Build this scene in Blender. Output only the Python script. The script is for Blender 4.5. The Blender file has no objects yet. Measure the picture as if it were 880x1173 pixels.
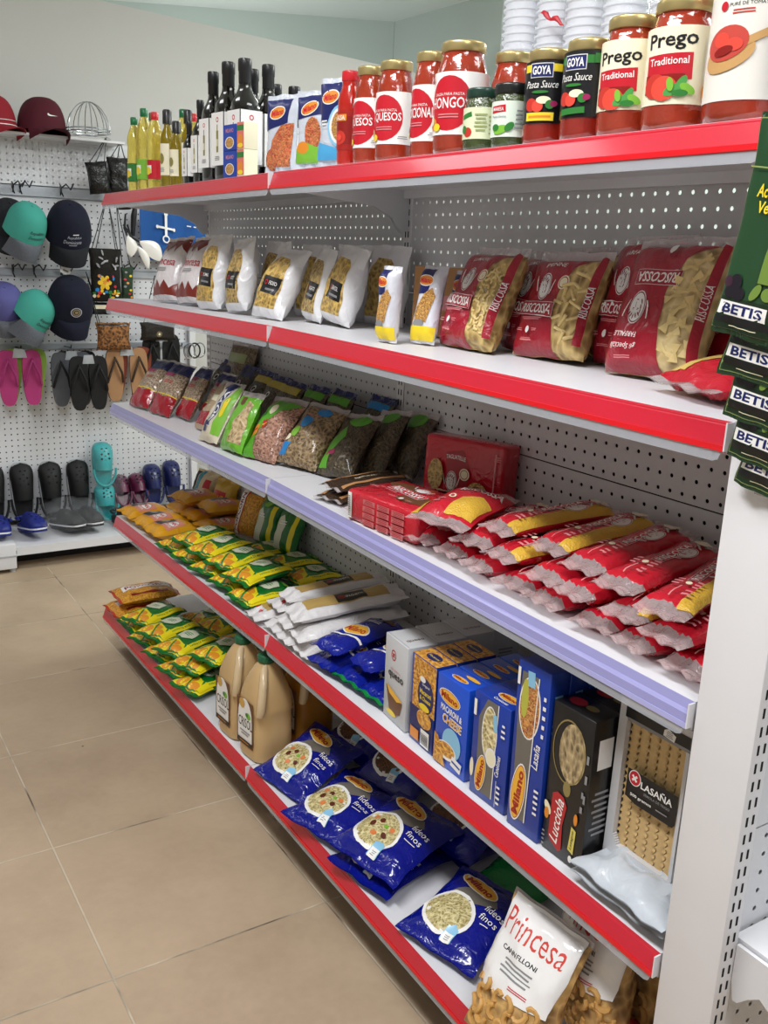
import bpy, bmesh, math, random
from mathutils import Vector, Matrix, Euler, noise
from math import sin, cos, pi, radians, sqrt, hypot, atan2
random.seed(7)
scn = bpy.context.scene
col = scn.collection
R_ = random.Random(11)

# ------------------------------------------------------------------ helpers
def lin(c):
    return c/12.92 if c <= .04045 else ((c+.055)/1.055)**2.4
def hexc(h):
    h = h.lstrip('#')
    return tuple(lin(int(h[i:i+2], 16)/255) for i in (0, 2, 4)) + (1.,)

_mats = {}
def mat(name, hx, rough=.5, metal=0., bump=0., bscale=40., coat=0., vary=.06, trans=0., alpha=1., emit=0., spec=.5, ior=1.45, sheen=0., vscale=18.):
    if name in _mats: return _mats[name]
    m = bpy.data.materials.new(name); m.use_nodes = True
    nt = m.node_tree; b = nt.nodes['Principled BSDF']
    c = hexc(hx)
    tc = nt.nodes.new('ShaderNodeTexCoord')
    n = nt.nodes.new('ShaderNodeTexNoise'); n.inputs['Scale'].default_value = vscale; n.inputs['Detail'].default_value = 3
    nt.links.new(tc.outputs['Object'], n.inputs['Vector'])
    r = nt.nodes.new('ShaderNodeMix'); r.data_type = 'RGBA'
    r.inputs[6].default_value = tuple(x*(1-vary) for x in c[:3])+(1,)
    r.inputs[7].default_value = tuple(min(1, x*(1+vary)) for x in c[:3])+(1,)
    nt.links.new(n.outputs['Fac'], r.inputs[0]); nt.links.new(r.outputs[2], b.inputs['Base Color'])
    b.inputs['Roughness'].default_value = rough; b.inputs['Metallic'].default_value = metal
    b.inputs['Coat Weight'].default_value = coat; b.inputs['Coat Roughness'].default_value = .12
    b.inputs['Transmission Weight'].default_value = trans; b.inputs['Alpha'].default_value = alpha
    b.inputs['Specular IOR Level'].default_value = spec; b.inputs['IOR'].default_value = ior
    b.inputs['Sheen Weight'].default_value = sheen
    if emit:
        b.inputs['Emission Color'].default_value = c; b.inputs['Emission Strength'].default_value = emit
    if bump:
        n2 = nt.nodes.new('ShaderNodeTexNoise'); n2.inputs['Scale'].default_value = bscale; n2.inputs['Detail'].default_value = 2
        n2.inputs['Distortion'].default_value = 1.2
        nt.links.new(tc.outputs['Object'], n2.inputs['Vector'])
        bp = nt.nodes.new('ShaderNodeBump'); bp.inputs['Strength'].default_value = bump; bp.inputs['Distance'].default_value = .006
        nt.links.new(n2.outputs['Fac'], bp.inputs['Height']); nt.links.new(bp.outputs['Normal'], b.inputs['Normal'])
        if coat: nt.links.new(bp.outputs['Normal'], b.inputs['Coat Normal'])
    _mats[name] = m
    return m

def film(name, hx, rough=.28):       # printed plastic wrapper
    return mat(name, hx, rough=rough, bump=.55, bscale=38., coat=.35, vary=.04)
def ink(name, hx, rough=.35):        # printing on a label or wrapper
    return mat(name, hx, rough=rough, vary=.02, coat=.15)
def grain(name, hx1, hx2, scale=90., rough=.45, bump=.8, stretch=(1, 1, 1), coat=.25, hx3=None):
    """many small pieces (pasta, beans) seen through film: voronoi cells in two tones with real bump"""
    if name in _mats: return _mats[name]
    m = bpy.data.materials.new(name); m.use_nodes = True
    nt = m.node_tree; b = nt.nodes['Principled BSDF']
    tc = nt.nodes.new('ShaderNodeTexCoord'); mp = nt.nodes.new('ShaderNodeMapping')
    mp.inputs['Scale'].default_value = stretch
    ns = nt.nodes.new('ShaderNodeTexNoise'); ns.inputs['Scale'].default_value = scale*.25
    ad = nt.nodes.new('ShaderNodeMix'); ad.data_type = 'RGBA'; ad.blend_type = 'ADD'; ad.inputs[0].default_value = .03
    nt.links.new(tc.outputs['Object'], mp.inputs['Vector'])
    nt.links.new(mp.outputs['Vector'], ad.inputs[6]); nt.links.new(ns.outputs['Color'], ad.inputs[7])
    nt.links.new(mp.outputs['Vector'], ns.inputs['Vector'])
    v = nt.nodes.new('ShaderNodeTexVoronoi'); v.inputs['Scale'].default_value = scale
    nt.links.new(ad.outputs[2], v.inputs['Vector'])
    rp = nt.nodes.new('ShaderNodeValToRGB')
    rp.color_ramp.elements[0].position = .25; rp.color_ramp.elements[0].color = hexc(hx1)
    rp.color_ramp.elements[1].position = .75; rp.color_ramp.elements[1].color = hexc(hx2)
    nt.links.new(v.outputs['Distance'], rp.inputs['Fac'])
    hs = nt.nodes.new('ShaderNodeMix'); hs.data_type = 'RGBA'; hs.inputs[0].default_value = .5; hs.blend_type = 'MIX'
    sep = nt.nodes.new('ShaderNodeSeparateColor'); nt.links.new(v.outputs['Color'], sep.inputs[0])
    r2 = nt.nodes.new('ShaderNodeMath'); r2.operation = 'MULTIPLY'; r2.inputs[1].default_value = .55
    nt.links.new(sep.outputs[0], r2.inputs[0]); nt.links.new(r2.outputs[0], hs.inputs[0])
    nt.links.new(rp.outputs['Color'], hs.inputs[6]); hs.inputs[7].default_value = hexc(hx3 or hx2)
    nt.links.new(hs.outputs[2], b.inputs['Base Color'])
    b.inputs['Roughness'].default_value = rough; b.inputs['Coat Weight'].default_value = coat
    inv = nt.nodes.new('ShaderNodeMath'); inv.operation = 'SUBTRACT'; inv.inputs[0].default_value = 1
    nt.links.new(v.outputs['Distance'], inv.inputs[1])
    bp = nt.nodes.new('ShaderNodeBump'); bp.inputs['Strength'].default_value = bump; bp.inputs['Distance'].default_value = .004
    nt.links.new(inv.outputs[0], bp.inputs['Height']); nt.links.new(bp.outputs['Normal'], b.inputs['Normal'])
    _mats[name] = m
    return m

class MB:
    """collects shapes and links them as ONE mesh object"""
    def __init__(s): s.v = []; s.f = []; s.m = []; s.mats = []; s.sm = []
    def mi(s, m):
        if m not in s.mats: s.mats.append(m)
        return s.mats.index(m)
    def add(s, vs, fs, m, smooth=False, M=None):
        o = len(s.v)
        if M is not None: vs = [M @ Vector(q) for q in vs]
        s.v += [tuple(q) for q in vs]; k = s.mi(m)
        for f in fs: s.f.append(tuple(i+o for i in f)); s.m.append(k); s.sm.append(smooth)
        return s
    def box(s, a, b, m, M=None, bev=0.):
        x0, y0, z0 = a; x1, y1, z1 = b
        if bev <= 0:
            vs = [(x0,y0,z0),(x1,y0,z0),(x1,y1,z0),(x0,y1,z0),(x0,y0,z1),(x1,y0,z1),(x1,y1,z1),(x0,y1,z1)]
            return s.add(vs, [(0,3,2,1),(4,5,6,7),(0,1,5,4),(1,2,6,5),(2,3,7,6),(3,0,4,7)], m, False, M)
        bm = bmesh.new(); bmesh.ops.create_cube(bm, size=1)
        for v in bm.verts: v.co = Vector(((x0+x1)/2+v.co.x*(x1-x0), (y0+y1)/2+v.co.y*(y1-y0), (z0+z1)/2+v.co.z*(z1-z0)))
        bmesh.ops.bevel(bm, geom=bm.edges[:], offset=bev, segments=2, profile=.5, affect='EDGES')
        bm.verts.index_update()
        s.add([v.co.copy() for v in bm.verts], [[v.index for v in f.verts] for f in bm.faces], m, True, M); bm.free()
        return s
    def lathe(s, prof, m, n=28, M=None, cap0=True, cap1=True, sq=0.):
        vs = []; fs = []
        for r, z in prof:
            for i in range(n):
                a = 2*pi*i/n; k = 1.
                if sq: k = 1/max(abs(cos(a)), abs(sin(a)))**sq
                vs.append((r*k*cos(a), r*k*sin(a), z))
        for j in range(len(prof)-1):
            for i in range(n):
                i2 = (i+1) % n
                fs.append((j*n+i, j*n+i2, (j+1)*n+i2, (j+1)*n+i))
        if cap0: fs.append(tuple(range(n))[::-1])
        if cap1: fs.append(tuple((len(prof)-1)*n+i for i in range(n)))
        return s.add(vs, fs, m, True, M)
    def tube(s, pts, r, m, n=8, closed=False, M=None):
        pts = [Vector(q) for q in pts]; L = len(pts); vs = []; fs = []
        up = Vector((.13, .21, .97))
        for i, q in enumerate(pts):
            if closed: t = pts[(i+1) % L]-pts[i-1]
            else: t = pts[min(i+1, L-1)]-pts[max(i-1, 0)]
            t = t.normalized() if t.length > 1e-9 else Vector((0, 0, 1))
            u = up-t*up.dot(t)
            if u.length < 1e-3: u = Vector((1, 0, 0))-t*t.x
            u.normalize(); up = u; w = t.cross(u)
            rr = r[i] if isinstance(r, (list, tuple)) else r
            for k in range(n):
                a = 2*pi*k/n; vs.append(q+(u*cos(a)+w*sin(a))*rr)
        for i in range(L if closed else L-1):
            j = (i+1) % L
            for k in range(n): fs.append((i*n+k, i*n+(k+1) % n, j*n+(k+1) % n, j*n+k))
        if not closed: fs.append(tuple(range(n))[::-1]); fs.append(tuple((L-1)*n+k for k in range(n)))
        return s.add(vs, fs, m, True, M)
    def prism(s, poly, y0, y1, m, ax='y', M=None):
        n = len(poly)
        def P(a, b, t): return {'y': (a, t, b), 'x': (t, a, b), 'z': (a, b, t)}[ax]
        vs = [P(a, b, y0) for a, b in poly]+[P(a, b, y1) for a, b in poly]
        fs = [tuple(range(n)), tuple(range(2*n-1, n-1, -1))]+[(i, n+i, n+(i+1) % n, (i+1) % n) for i in range(n)]
        return s.add(vs, fs, m, False, M)
    def build(s, name, parent=None, auto=None):
        me = bpy.data.meshes.new(name); me.from_pydata(s.v, [], s.f)
        for m in s.mats: me.materials.append(m)
        me.polygons.foreach_set('material_index', s.m)
        me.polygons.foreach_set('use_smooth', s.sm)
        me.update(); me.validate()
        if any(s.sm):
            bm = bmesh.new(); bm.from_mesh(me); bmesh.ops.recalc_face_normals(bm, faces=bm.faces[:])
            for e in bm.edges:
                if len(e.link_faces) == 2 and e.calc_face_angle(0) > (auto or radians(50)): e.smooth = False
            bm.to_mesh(me); bm.free()
        o = bpy.data.objects.new(name, me); col.objects.link(o)
        if parent is not None: o.parent = parent
        return o

def tag(o, label=None, cat=None, group=None, kind=None):
    if label: o['label'] = label
    if cat: o['category'] = cat
    if group: o['group'] = group
    if kind: o['kind'] = kind
    return o
def struct(o): o['kind'] = 'structure'; return o
def empty(name, label, cat, group=None):
    o = bpy.data.objects.new(name, None); col.objects.link(o); o.empty_display_size = .02
    return tag(o, label, cat, group)
def place(o, x, y, z, rz=0, rx=0, ry=0):
    o.matrix_world = Matrix.Translation((x, y, z)) @ Matrix.Rotation(radians(rz), 4, 'Z') @ Matrix.Rotation(radians(rx), 4, 'X') @ Matrix.Rotation(radians(ry), 4, 'Y')
    return o
def copy_thing(o, label, group=None, scale=1.):
    r = o.copy(); col.objects.link(r)
    tag(r, label, None, group)
    for ch in list(o.children):
        c = ch.copy(); col.objects.link(c); c.parent = r
        for g in ch.children:
            d = g.copy(); col.objects.link(d); d.parent = c
    return r

# ------------------------------------------------------------------ printing that follows a surface
_txt = {}
def text_geo(s, bold=0., shear=0., sx=1.):
    k = (s, bold, shear, sx)
    if k in _txt: return _txt[k]
    cu = bpy.data.curves.new('t', 'FONT'); cu.body = s; cu.size = 1.; cu.offset = bold; cu.shear = shear
    cu.align_x = 'CENTER'; cu.align_y = 'CENTER'; cu.resolution_u = 2
    o = bpy.data.objects.new('t', cu); col.objects.link(o)
    bpy.context.view_layer.update()
    me = bpy.data.meshes.new_from_object(o.evaluated_get(bpy.context.evaluated_depsgraph_get()))
    xs = [v.co.x for v in me.vertices]; ys = [v.co.y for v in me.vertices]
    cx = (min(xs)+max(xs))/2; cy = (min(ys)+max(ys))/2; hh = max(ys)-min(ys); ww = max(xs)-min(xs)
    vs = [((v.co.x-cx)/ww, (v.co.y-cy)/hh) for v in me.vertices]; fs = [tuple(f.vertices) for f in me.polygons]
    bpy.data.objects.remove(o); bpy.data.curves.remove(cu); bpy.data.meshes.remove(me)
    _txt[k] = (vs, fs, ww/hh); return _txt[k]

def shape2d(d):
    """-> (verts2d, faces, material) of one printed shape"""
    k = d[0]; o = d[-1] if isinstance(d[-1], dict) else {}
    rot = radians(o.get('rot', 0)); ca, sa = cos(rot), sin(rot)
    if k == 'txt':
        _, s, cx, cy, w, h, m = d[:7]
        vs, fs, _a = text_geo(s, o.get('bold', .01), o.get('shear', 0))
        vs = [(x*w, y*h) for x, y in vs]
        if 'arc' in o: vs = [(x, y-o['arc']*(2*x/w)**2) for x, y in vs]
    elif k == 'rect':
        _, cx, cy, w, h, m = d[:6]
        vs = [(-w/2, -h/2), (w/2, -h/2), (w/2, h/2), (-w/2, h/2)]; fs = [(0, 1, 2, 3)]
    elif k == 'ell':
        _, cx, cy, rx, ry, m = d[:6]; n = o.get('n', 24)
        vs = [(rx*cos(2*pi*i/n), ry*sin(2*pi*i/n)) for i in range(n)]; fs = [tuple(range(n))]
    elif k == 'ring':
        _, cx, cy, rx, ry, t, m = d[:7]; n = 28
        vs = [(q*cos(2*pi*i/n)*rx, q*sin(2*pi*i/n)*ry) for q in (1, 1-t) for i in range(n)]
        fs = [(i, (i+1) % n, n+(i+1) % n, n+i) for i in range(n)]
    elif k == 'poly':
        _, pts, m = d[:3]; cx = cy = 0; vs = list(pts); fs = [tuple(range(len(pts)))]
    elif k == 'star':
        _, cx, cy, r, m = d[:5]; n = o.get('n', 8); q = o.get('q', .6)
        vs = [((r if i % 2 == 0 else r*q)*cos(pi*i/n), (r if i % 2 == 0 else r*q)*sin(pi*i/n)) for i in range(2*n)]; fs = [tuple(range(2*n))]
    elif k == 'lines':       # rows of small print as thin bars
        _, cx, cy, w, h, nrow, m = d[:7]; vs = []; fs = []; rr = random.Random(int(abs(cx*1e4))+nrow)
        for i in range(nrow):
            y = h/2-h*(i+.5)/nrow; L = w*rr.uniform(.6, 1); t = h/nrow*.42
            b = len(vs); vs += [(-L/2, y-t/2), (L/2, y-t/2), (L/2, y+t/2), (-L/2, y+t/2)]; fs.append((b, b+1, b+2, b+3))
    if rot: vs = [(x*ca-y*sa, x*sa+y*ca) for x, y in vs]
    return [(x+cx, y+cy) for x, y in vs], fs, m

def printed(mb, decals, F, us=None, vs_=None, off=.0005, step=.00018):
    """map printed shapes on the surface F(u,v)->(point, normal); us/vs_ = grid lines to cut the shapes at"""
    for li, d in enumerate(decals):
        vs, fs, m = shape2d(d)
        if us or vs_:
            bm = bmesh.new(); bv = [bm.verts.new((x, y, 0)) for x, y in vs]
            for f in fs:
                try: bm.faces.new([bv[i] for i in f])
                except ValueError: pass
            xs = [q[0] for q in vs]; ys = [q[1] for q in vs]
            for u in (us or []):
                if min(xs) < u < max(xs): bmesh.ops.bisect_plane(bm, geom=bm.verts[:]+bm.edges[:]+bm.faces[:], plane_co=(u, 0, 0), plane_no=(1, 0, 0))
            for v in (vs_ or []):
                if min(ys) < v < max(ys): bmesh.ops.bisect_plane(bm, geom=bm.verts[:]+bm.edges[:]+bm.faces[:], plane_co=(0, v, 0), plane_no=(0, 1, 0))
            bm.verts.index_update()
            vs = [(v.co.x, v.co.y) for v in bm.verts]; fs = [[v.index for v in f.verts] for f in bm.faces]; bm.free()
        o = off+step*li; out = []
        for x, y in vs:
            p, n = F(x, y); out.append(p+n*o)
        mb.add(out, fs, m, bool(us))
    return mb

# ------------------------------------------------------------------ bags
class Bag:
    """pillow bag: front is local -y, up is +z, base at z=0. round: side profile power, block: boxier body"""
    def __init__(s, w, h, t, seal=.016, nu=16, nv=24, seed=0, lump=.004, pu=2.4, pv=3.5, top=1., bot=1., wr=.002, seals=(1, 1), shoulder=0., lfreq=22., bend=0.):
        s.seals = seals; s.w, s.h, s.t = w, h, t; s.nu, s.nv = nu, nv
        o = seed*13.7
        s.us = [-w/2+w*i/nu for i in range(nu+1)]; s.vs = [h*j/nv for j in range(nv+1)]
        def P(i, j, side):
            a = -1+2*i/nu; z = h*j/nv
            sb = seal if seals[0] else 0.; st = seal if seals[1] else 0.
            b = (z-sb)/(h-sb-st)*2-1
            cl = lambda q: max(0., q)
            if abs(b) >= 1: th = 0.
            else:
                wt = (top if b > 0 else 1.) if b > 0 else bot
                th = cl(1-abs(a)**pu)**.5 * cl(1-abs(b)**pv)**.5
                if shoulder and b > 0: th *= 1-shoulder*b
            y = t/2*th+.0009
            x = a*w/2
            # narrowing where the bag is thick, flat at the seals
            nar = 1-.10*cl(1-abs(b)**3) if abs(b) < 1 else 1.
            if abs(b) < 1 and b > 0: nar *= top+(1-top)*(1-b)
            x *= nar
            if abs(b) < 1:
                nz = noise.noise(Vector((x*lfreq+o, z*lfreq, side*3.1+o)))
                nz2 = noise.noise(Vector((x*lfreq*2.7+o, z*lfreq*2.2, side*5.1+o)))
                y += (nz*lump+nz2*lump*.45)*min(1, th*2.2)
                d = min(1-abs(b), .5)
                y += wr*sin(a*19+o)*math.exp(-d*7)*(1-abs(a)**6)
                x += noise.noise(Vector((z*25+o, 1.3, a)))*.0025
            else: y += 0; 
            ripple = sin(a*7+o)*.0026+sin(a*13+o*2)*.0008
            yo = ripple*(1 if abs(b) >= 1 else math.exp(-(1-abs(b))*9))
            bz = bend*((z/h-.5)**2*4)
            zz = z
            if j == nv or j == 0: zz += noise.noise(Vector((x*28+o, 2, j)))*.003
            return Vector((x, (-y if side == 0 else y)+yo+bz, zz))
        s.front = [[P(i, j, 0) for j in range(nv+1)] for i in range(nu+1)]
        s.back = [[P(i, j, 1) for j in range(nv+1)] for i in range(nu+1)]
        s.seal = seal
    def F(s, u, v):
        i = (u+s.w/2)/s.w*s.nu; j = v/s.h*s.nv
        i0 = min(max(int(math.floor(i+1e-7)), 0), s.nu-1); j0 = min(max(int(math.floor(j+1e-7)), 0), s.nv-1)
        fi = min(max(i-i0, 0), 1); fj = min(max(j-j0, 0), 1); g = s.front
        A, B, C, D = g[i0][j0], g[i0+1][j0], g[i0][j0+1], g[i0+1][j0+1]
        p = A*(1-fi)*(1-fj)+B*fi*(1-fj)+C*(1-fi)*fj+D*fi*fj
        du = (B-A)*(1-fj)+(D-C)*fj; dv = (C-A)*(1-fi)+(D-B)*fi
        n = du.cross(dv); n.normalize()
        if n.y > 0 and abs(n.y) > .3: n = -n
        return p, n
    def body(s, mb, m, mseal=None, sideband=None):
        vs = []; idx = {}
        def gi(side, i, j):
            if i in (0, s.nu): side = 0
            k = (side, i, j)
            if k not in idx:
                idx[k] = len(vs); vs.append((s.front if side == 0 else s.back)[i][j] if i not in (0, s.nu) else (s.front[i][j]+s.back[i][j])/2)
            return idx[k]
        F = {True: [], False: []}
        for j in range(s.nv):
            z = (s.vs[j]+s.vs[j+1])/2
            isS = (z < s.seal and s.seals[0]) or z > s.h-s.seal
            for i in range(s.nu):
                F[isS].append((gi(0, i, j), gi(0, i+1, j), gi(0, i+1, j+1), gi(0, i, j+1)))
                F[isS].append((gi(1, i+1, j), gi(1, i, j), gi(1, i, j+1), gi(1, i+1, j+1)))
        o = len(mb.v); mb.v += [tuple(q) for q in vs]
        for key, mm in ((False, m), (True, mseal or m)):
            k = mb.mi(mm)
            for f in F[key]: mb.f.append(tuple(q+o for q in f)); mb.m.append(k); mb.sm.append(True)
        return mb
    def make(s, name, label, cat, m, decals, mseal=None, group=None, part='wrapper', lpart='printed_label', extra=None):
        root = empty(name, label, cat, group)
        s.body(MB(), m, mseal).build(part, root)
        if decals: printed(MB(), decals, s.F, s.us, s.vs, off=getattr(s, 'off', .0009)).build(lpart, root)
        if extra: extra(s, root)
        return root

def flatF(o, ex, ez, n):
    o, ex, ez, n = Vector(o), Vector(ex), Vector(ez), Vector(n)
    return lambda u, v: (o+ex*u+ez*v, n)
def carton(name, label, cat, w, h, d, m, front, side=None, top=None, left=None, group=None, bev=.0012, part='carton'):
    """carton: front local -y centred on x, base z=0, depth along +y; side = local +x face seen from the right, left = -x face"""
    root = empty(name, label, cat, group)
    MB().box((-w/2, 0, 0), (w/2, d, h), m, bev=bev).build(part, root)
    for pr, fn in ((front, flatF((0, 0, 0), (1, 0, 0), (0, 0, 1), (0, -1, 0))), (side, flatF((w/2, d/2, 0), (0, 1, 0), (0, 0, 1), (1, 0, 0))), (left, flatF((-w/2, d/2, 0), (0, -1, 0), (0, 0, 1), (-1, 0, 0))), (top, flatF((0, d/2, h), (1, 0, 0), (0, 1, 0), (0, 0, 1)))):
        if pr: printed(MB(), pr, fn).build('printed_label', root)
    return root
def cylF(rf):
    """u = arc length (0 = local -y), v = height; rf(v) radius"""
    def F(u, v):
        r = rf(v) if callable(rf) else rf
        a = u/r - pi/2; n = Vector((cos(a), sin(a), 0))
        return Vector((0, 0, v))+n*r, n
    return F
def frange(a, b, st):
    n = max(1, int(round((b-a)/st))); return [a+(b-a)*i/n for i in range(n+1)]

# colours used a lot
WHITE = mat('white_painted_metal', 'E4E3E6', .38, bump=.02, bscale=300, vary=.02)
PAPER = ink('white_print', 'F1EFEC'); BLACK = ink('black_print', '17171A'); REDI = ink('red_print', 'C3192B')
CREAM = ink('cream_print', 'EFE7C8'); GOLDI = ink('gold_print', 'CFA24A'); YEL = ink('yellow_print', 'F0D22C')
NAVY = ink('navy_print', '1B2360'); BLUE = ink('blue_print', '1D3FA0'); GRN = ink('green_print', '2F7A33'); LGRN = ink('light_green_print', '7CB93A')
ORG = ink('orange_print', 'E08A2C'); GREY = ink('grey_print', '8B8B8E'); SKY = ink('sky_print', '8CC3E4'); BRN = ink('brown_print', '6B4226')
MAG = ink('magenta_print', '9A2257'); PINKI = ink('pink_print', 'D98A8F')
# ------------------------------------------------------------------ camera
CAM = Vector((-.93764, -.71077, 1.42469))
Fw, Rt, Up = Vector((.520252, .812860, -.261909)), Vector((.847331, -.529597, .039466)), Vector((.106626, .242456, .964285))
cd = bpy.data.cameras.new('camera'); co = bpy.data.objects.new('camera', cd); col.objects.link(co)
M = Matrix((Rt, Up, -Fw)).transposed().to_4x4(); M.translation = CAM; co.matrix_world = M
cd.sensor_fit = 'HORIZONTAL'; cd.sensor_width = 36; cd.lens = 1086.83/880*36; cd.clip_start = .02
scn.camera = co
vs = scn.view_settings; vs.view_transform = 'Standard'; vs.look = 'None'; vs.gamma = 1; vs.use_curve_mapping = False; vs.exposure = -0.1

# ------------------------------------------------------------------ light
w = bpy.data.worlds.new('world'); scn.world = w; w.use_nodes = True
w.node_tree.nodes['Background'].inputs[0].default_value = (.86, .93, 1, 1); w.node_tree.nodes['Background'].inputs[1].default_value = .19
def area(name, loc, sx, sy, power, colr=(1, 1, 1), rot=(0, 0, 0)):
    l = bpy.data.lights.new(name, 'AREA'); l.shape = 'RECTANGLE'; l.size = sx; l.size_y = sy; l.energy = power; l.color = colr
    o = bpy.data.objects.new(name, l); col.objects.link(o); o.location = loc; o.rotation_euler = rot
    return o
area('ceiling_lamp', (-1.0, .35, 2.78), .30, 1.2, 52, (.97, .985, 1))
area('ceiling_lamp', (-1.15, 2.6, 2.78), .30, 1.2, 9, (.95, .96, 1))
area('ceiling_lamp', (-.75, -1.5, 2.78), .6, 1.2, 40, (.97, .985, 1))
area('ceiling_lamp', (1.6, 2.4, 2.7), 1.2, .6, 40, (.97, 1, .98))
area('ceiling_lamp', (1.3, -.2, 2.78), 1.2, .6, 22, (1, 1, 1))

pl = bpy.data.lights.new('fill_light', 'POINT'); pl.energy = 55; pl.shadow_soft_size = .18; pl.color = (.97, 1, .98)  # unseen fill added to brighten the ceiling and right part of the partition
po = bpy.data.objects.new('fill_light', pl); col.objects.link(po); po.location = (2.2, 1.2, 2.35)
pl = bpy.data.lights.new('fill_light', 'POINT'); pl.energy = 26; pl.shadow_soft_size = .15; pl.color = (.97, 1, .98)  # unseen fill added behind the partition to lift the far ceiling and walls
po = bpy.data.objects.new('fill_light', pl); col.objects.link(po); po.location = (1.1, 4.75, 1.9)

# ------------------------------------------------------------------ floor of square tiles
def tile_mat():
    m = bpy.data.materials.new('beige_floor_tile'); m.use_nodes = True; nt = m.node_tree; b = nt.nodes['Principled BSDF']; L = nt.links
    geo = nt.nodes.new('ShaderNodeNewGeometry'); sep = nt.nodes.new('ShaderNodeSeparateXYZ'); L.new(geo.outputs['Position'], sep.inputs[0])
    def math_(op, a, bb=None, c=None):
        n = nt.nodes.new('ShaderNodeMath'); n.operation = op
        for i, q in enumerate((a, bb, c)):
            if q is None: continue
            if isinstance(q, (int, float)): n.inputs[i].default_value = q
            else: L.new(q, n.inputs[i])
        return n.outputs[0]
    tx, ty = .485, .495
    px = math_('DIVIDE', math_('ADD', sep.outputs[0], .507+5*tx), tx); py = math_('DIVIDE', math_('ADD', sep.outputs[1], -.898+8*ty), ty)
    def edge(q, T):
        f = math_('FRACT', q); d = math_('MINIMUM', f, math_('SUBTRACT', 1, f)); return math_('MULTIPLY', d, T)
    d = math_('MINIMUM', edge(px, tx), edge(py, ty))
    gr = nt.nodes.new('ShaderNodeMapRange'); gr.inputs[1].default_value = .0012; gr.inputs[2].default_value = .0026; L.new(d, gr.inputs[0])
    n1 = nt.nodes.new('ShaderNodeTexNoise'); n1.inputs['Scale'].default_value = 2.6; n1.inputs['Detail'].default_value = 7; n1.inputs['Roughness'].default_value = .62; L.new(geo.outputs['Position'], n1.inputs['Vector'])
    n2 = nt.nodes.new('ShaderNodeTexNoise'); n2.inputs['Scale'].default_value = 45; n2.inputs['Detail'].default_value = 5; L.new(geo.outputs['Position'], n2.inputs['Vector'])
    cb = nt.nodes.new('ShaderNodeCombineXYZ'); L.new(math_('FLOOR', px), cb.inputs[0]); L.new(math_('FLOOR', py), cb.inputs[1])
    wn = nt.nodes.new('ShaderNodeTexWhiteNoise'); L.new(cb.outputs[0], wn.inputs['Vector'])
    rp = nt.nodes.new('ShaderNodeValToRGB'); e = rp.color_ramp.elements
    e[0].position = .3; e[0].color = hexc('A8927A'); e[1].position = .72; e[1].color = hexc('C4AD92')
    s = math_('ADD', math_('MULTIPLY', n1.outputs['Fac'], .8), math_('MULTIPLY', n2.outputs['Fac'], .16)); s = math_('ADD', s, math_('MULTIPLY', wn.outputs['Value'], .10))
    L.new(s, rp.inputs['Fac'])
    gn = nt.nodes.new('ShaderNodeValToRGB'); gn.color_ramp.elements[0].color = hexc('62584B'); gn.color_ramp.elements[1].color = hexc('CDC0AB'); gn.color_ramp.elements[0].position = .36; gn.color_ramp.elements[1].position = .52
    n3 = nt.nodes.new('ShaderNodeTexNoise'); n3.inputs['Scale'].default_value = 5; n3.inputs['Detail'].default_value = 3; L.new(geo.outputs['Position'], n3.inputs['Vector']); L.new(n3.outputs['Fac'], gn.inputs['Fac'])
    mx = nt.nodes.new('ShaderNodeMix'); mx.data_type = 'RGBA'; L.new(gr.outputs[0], mx.inputs[0]); L.new(gn.outputs['Color'], mx.inputs[6]); L.new(rp.outputs['Color'], mx.inputs[7])
    # small dark specks of dirt
    v = nt.nodes.new('ShaderNodeTexVoronoi'); v.inputs['Scale'].default_value = 5; L.new(geo.outputs['Position'], v.inputs['Vector'])
    sp = math_('LESS_THAN', v.outputs['Distance'], .016)
    m2 = nt.nodes.new('ShaderNodeMix'); m2.data_type = 'RGBA'; L.new(sp, m2.inputs[0]); L.new(mx.outputs[2], m2.inputs[6]); m2.inputs[7].default_value = hexc('3A332B')
    L.new(m2.outputs[2], b.inputs['Base Color'])
    rr = nt.nodes.new('ShaderNodeMapRange'); rr.inputs[3].default_value = .38; rr.inputs[4].default_value = .62; L.new(n1.outputs['Fac'], rr.inputs[0]); L.new(rr.outputs[0], b.inputs['Roughness'])
    bp = nt.nodes.new('ShaderNodeBump'); bp.inputs['Strength'].default_value = .5; bp.inputs['Distance'].default_value = .002
    L.new(math_('ADD', gr.outputs[0], math_('MULTIPLY', n2.outputs['Fac'], .1)), bp.inputs['Height']); L.new(bp.outputs['Normal'], b.inputs['Normal'])
    return m
struct(MB().box((-3.2, -2.6, -.06), (3.4, 6.6, 0), tile_mat()).build('floor'))
WALLM = mat('pale_wall_paint', 'C9C8C4', .8, bump=.05, bscale=120, vary=.03, vscale=2)
WALLG = mat('grey_green_wall_paint', 'B9C4BE', .8, bump=.05, bscale=120, vary=.03, vscale=2)
CEILM = mat('ceiling_paint', 'DDE2E0', .85, vary=.02, vscale=2)
struct(MB().box((-3.2, -2.6, 2.85), (3.4, 6.6, 2.93), CEILM).build('ceiling'))
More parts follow.
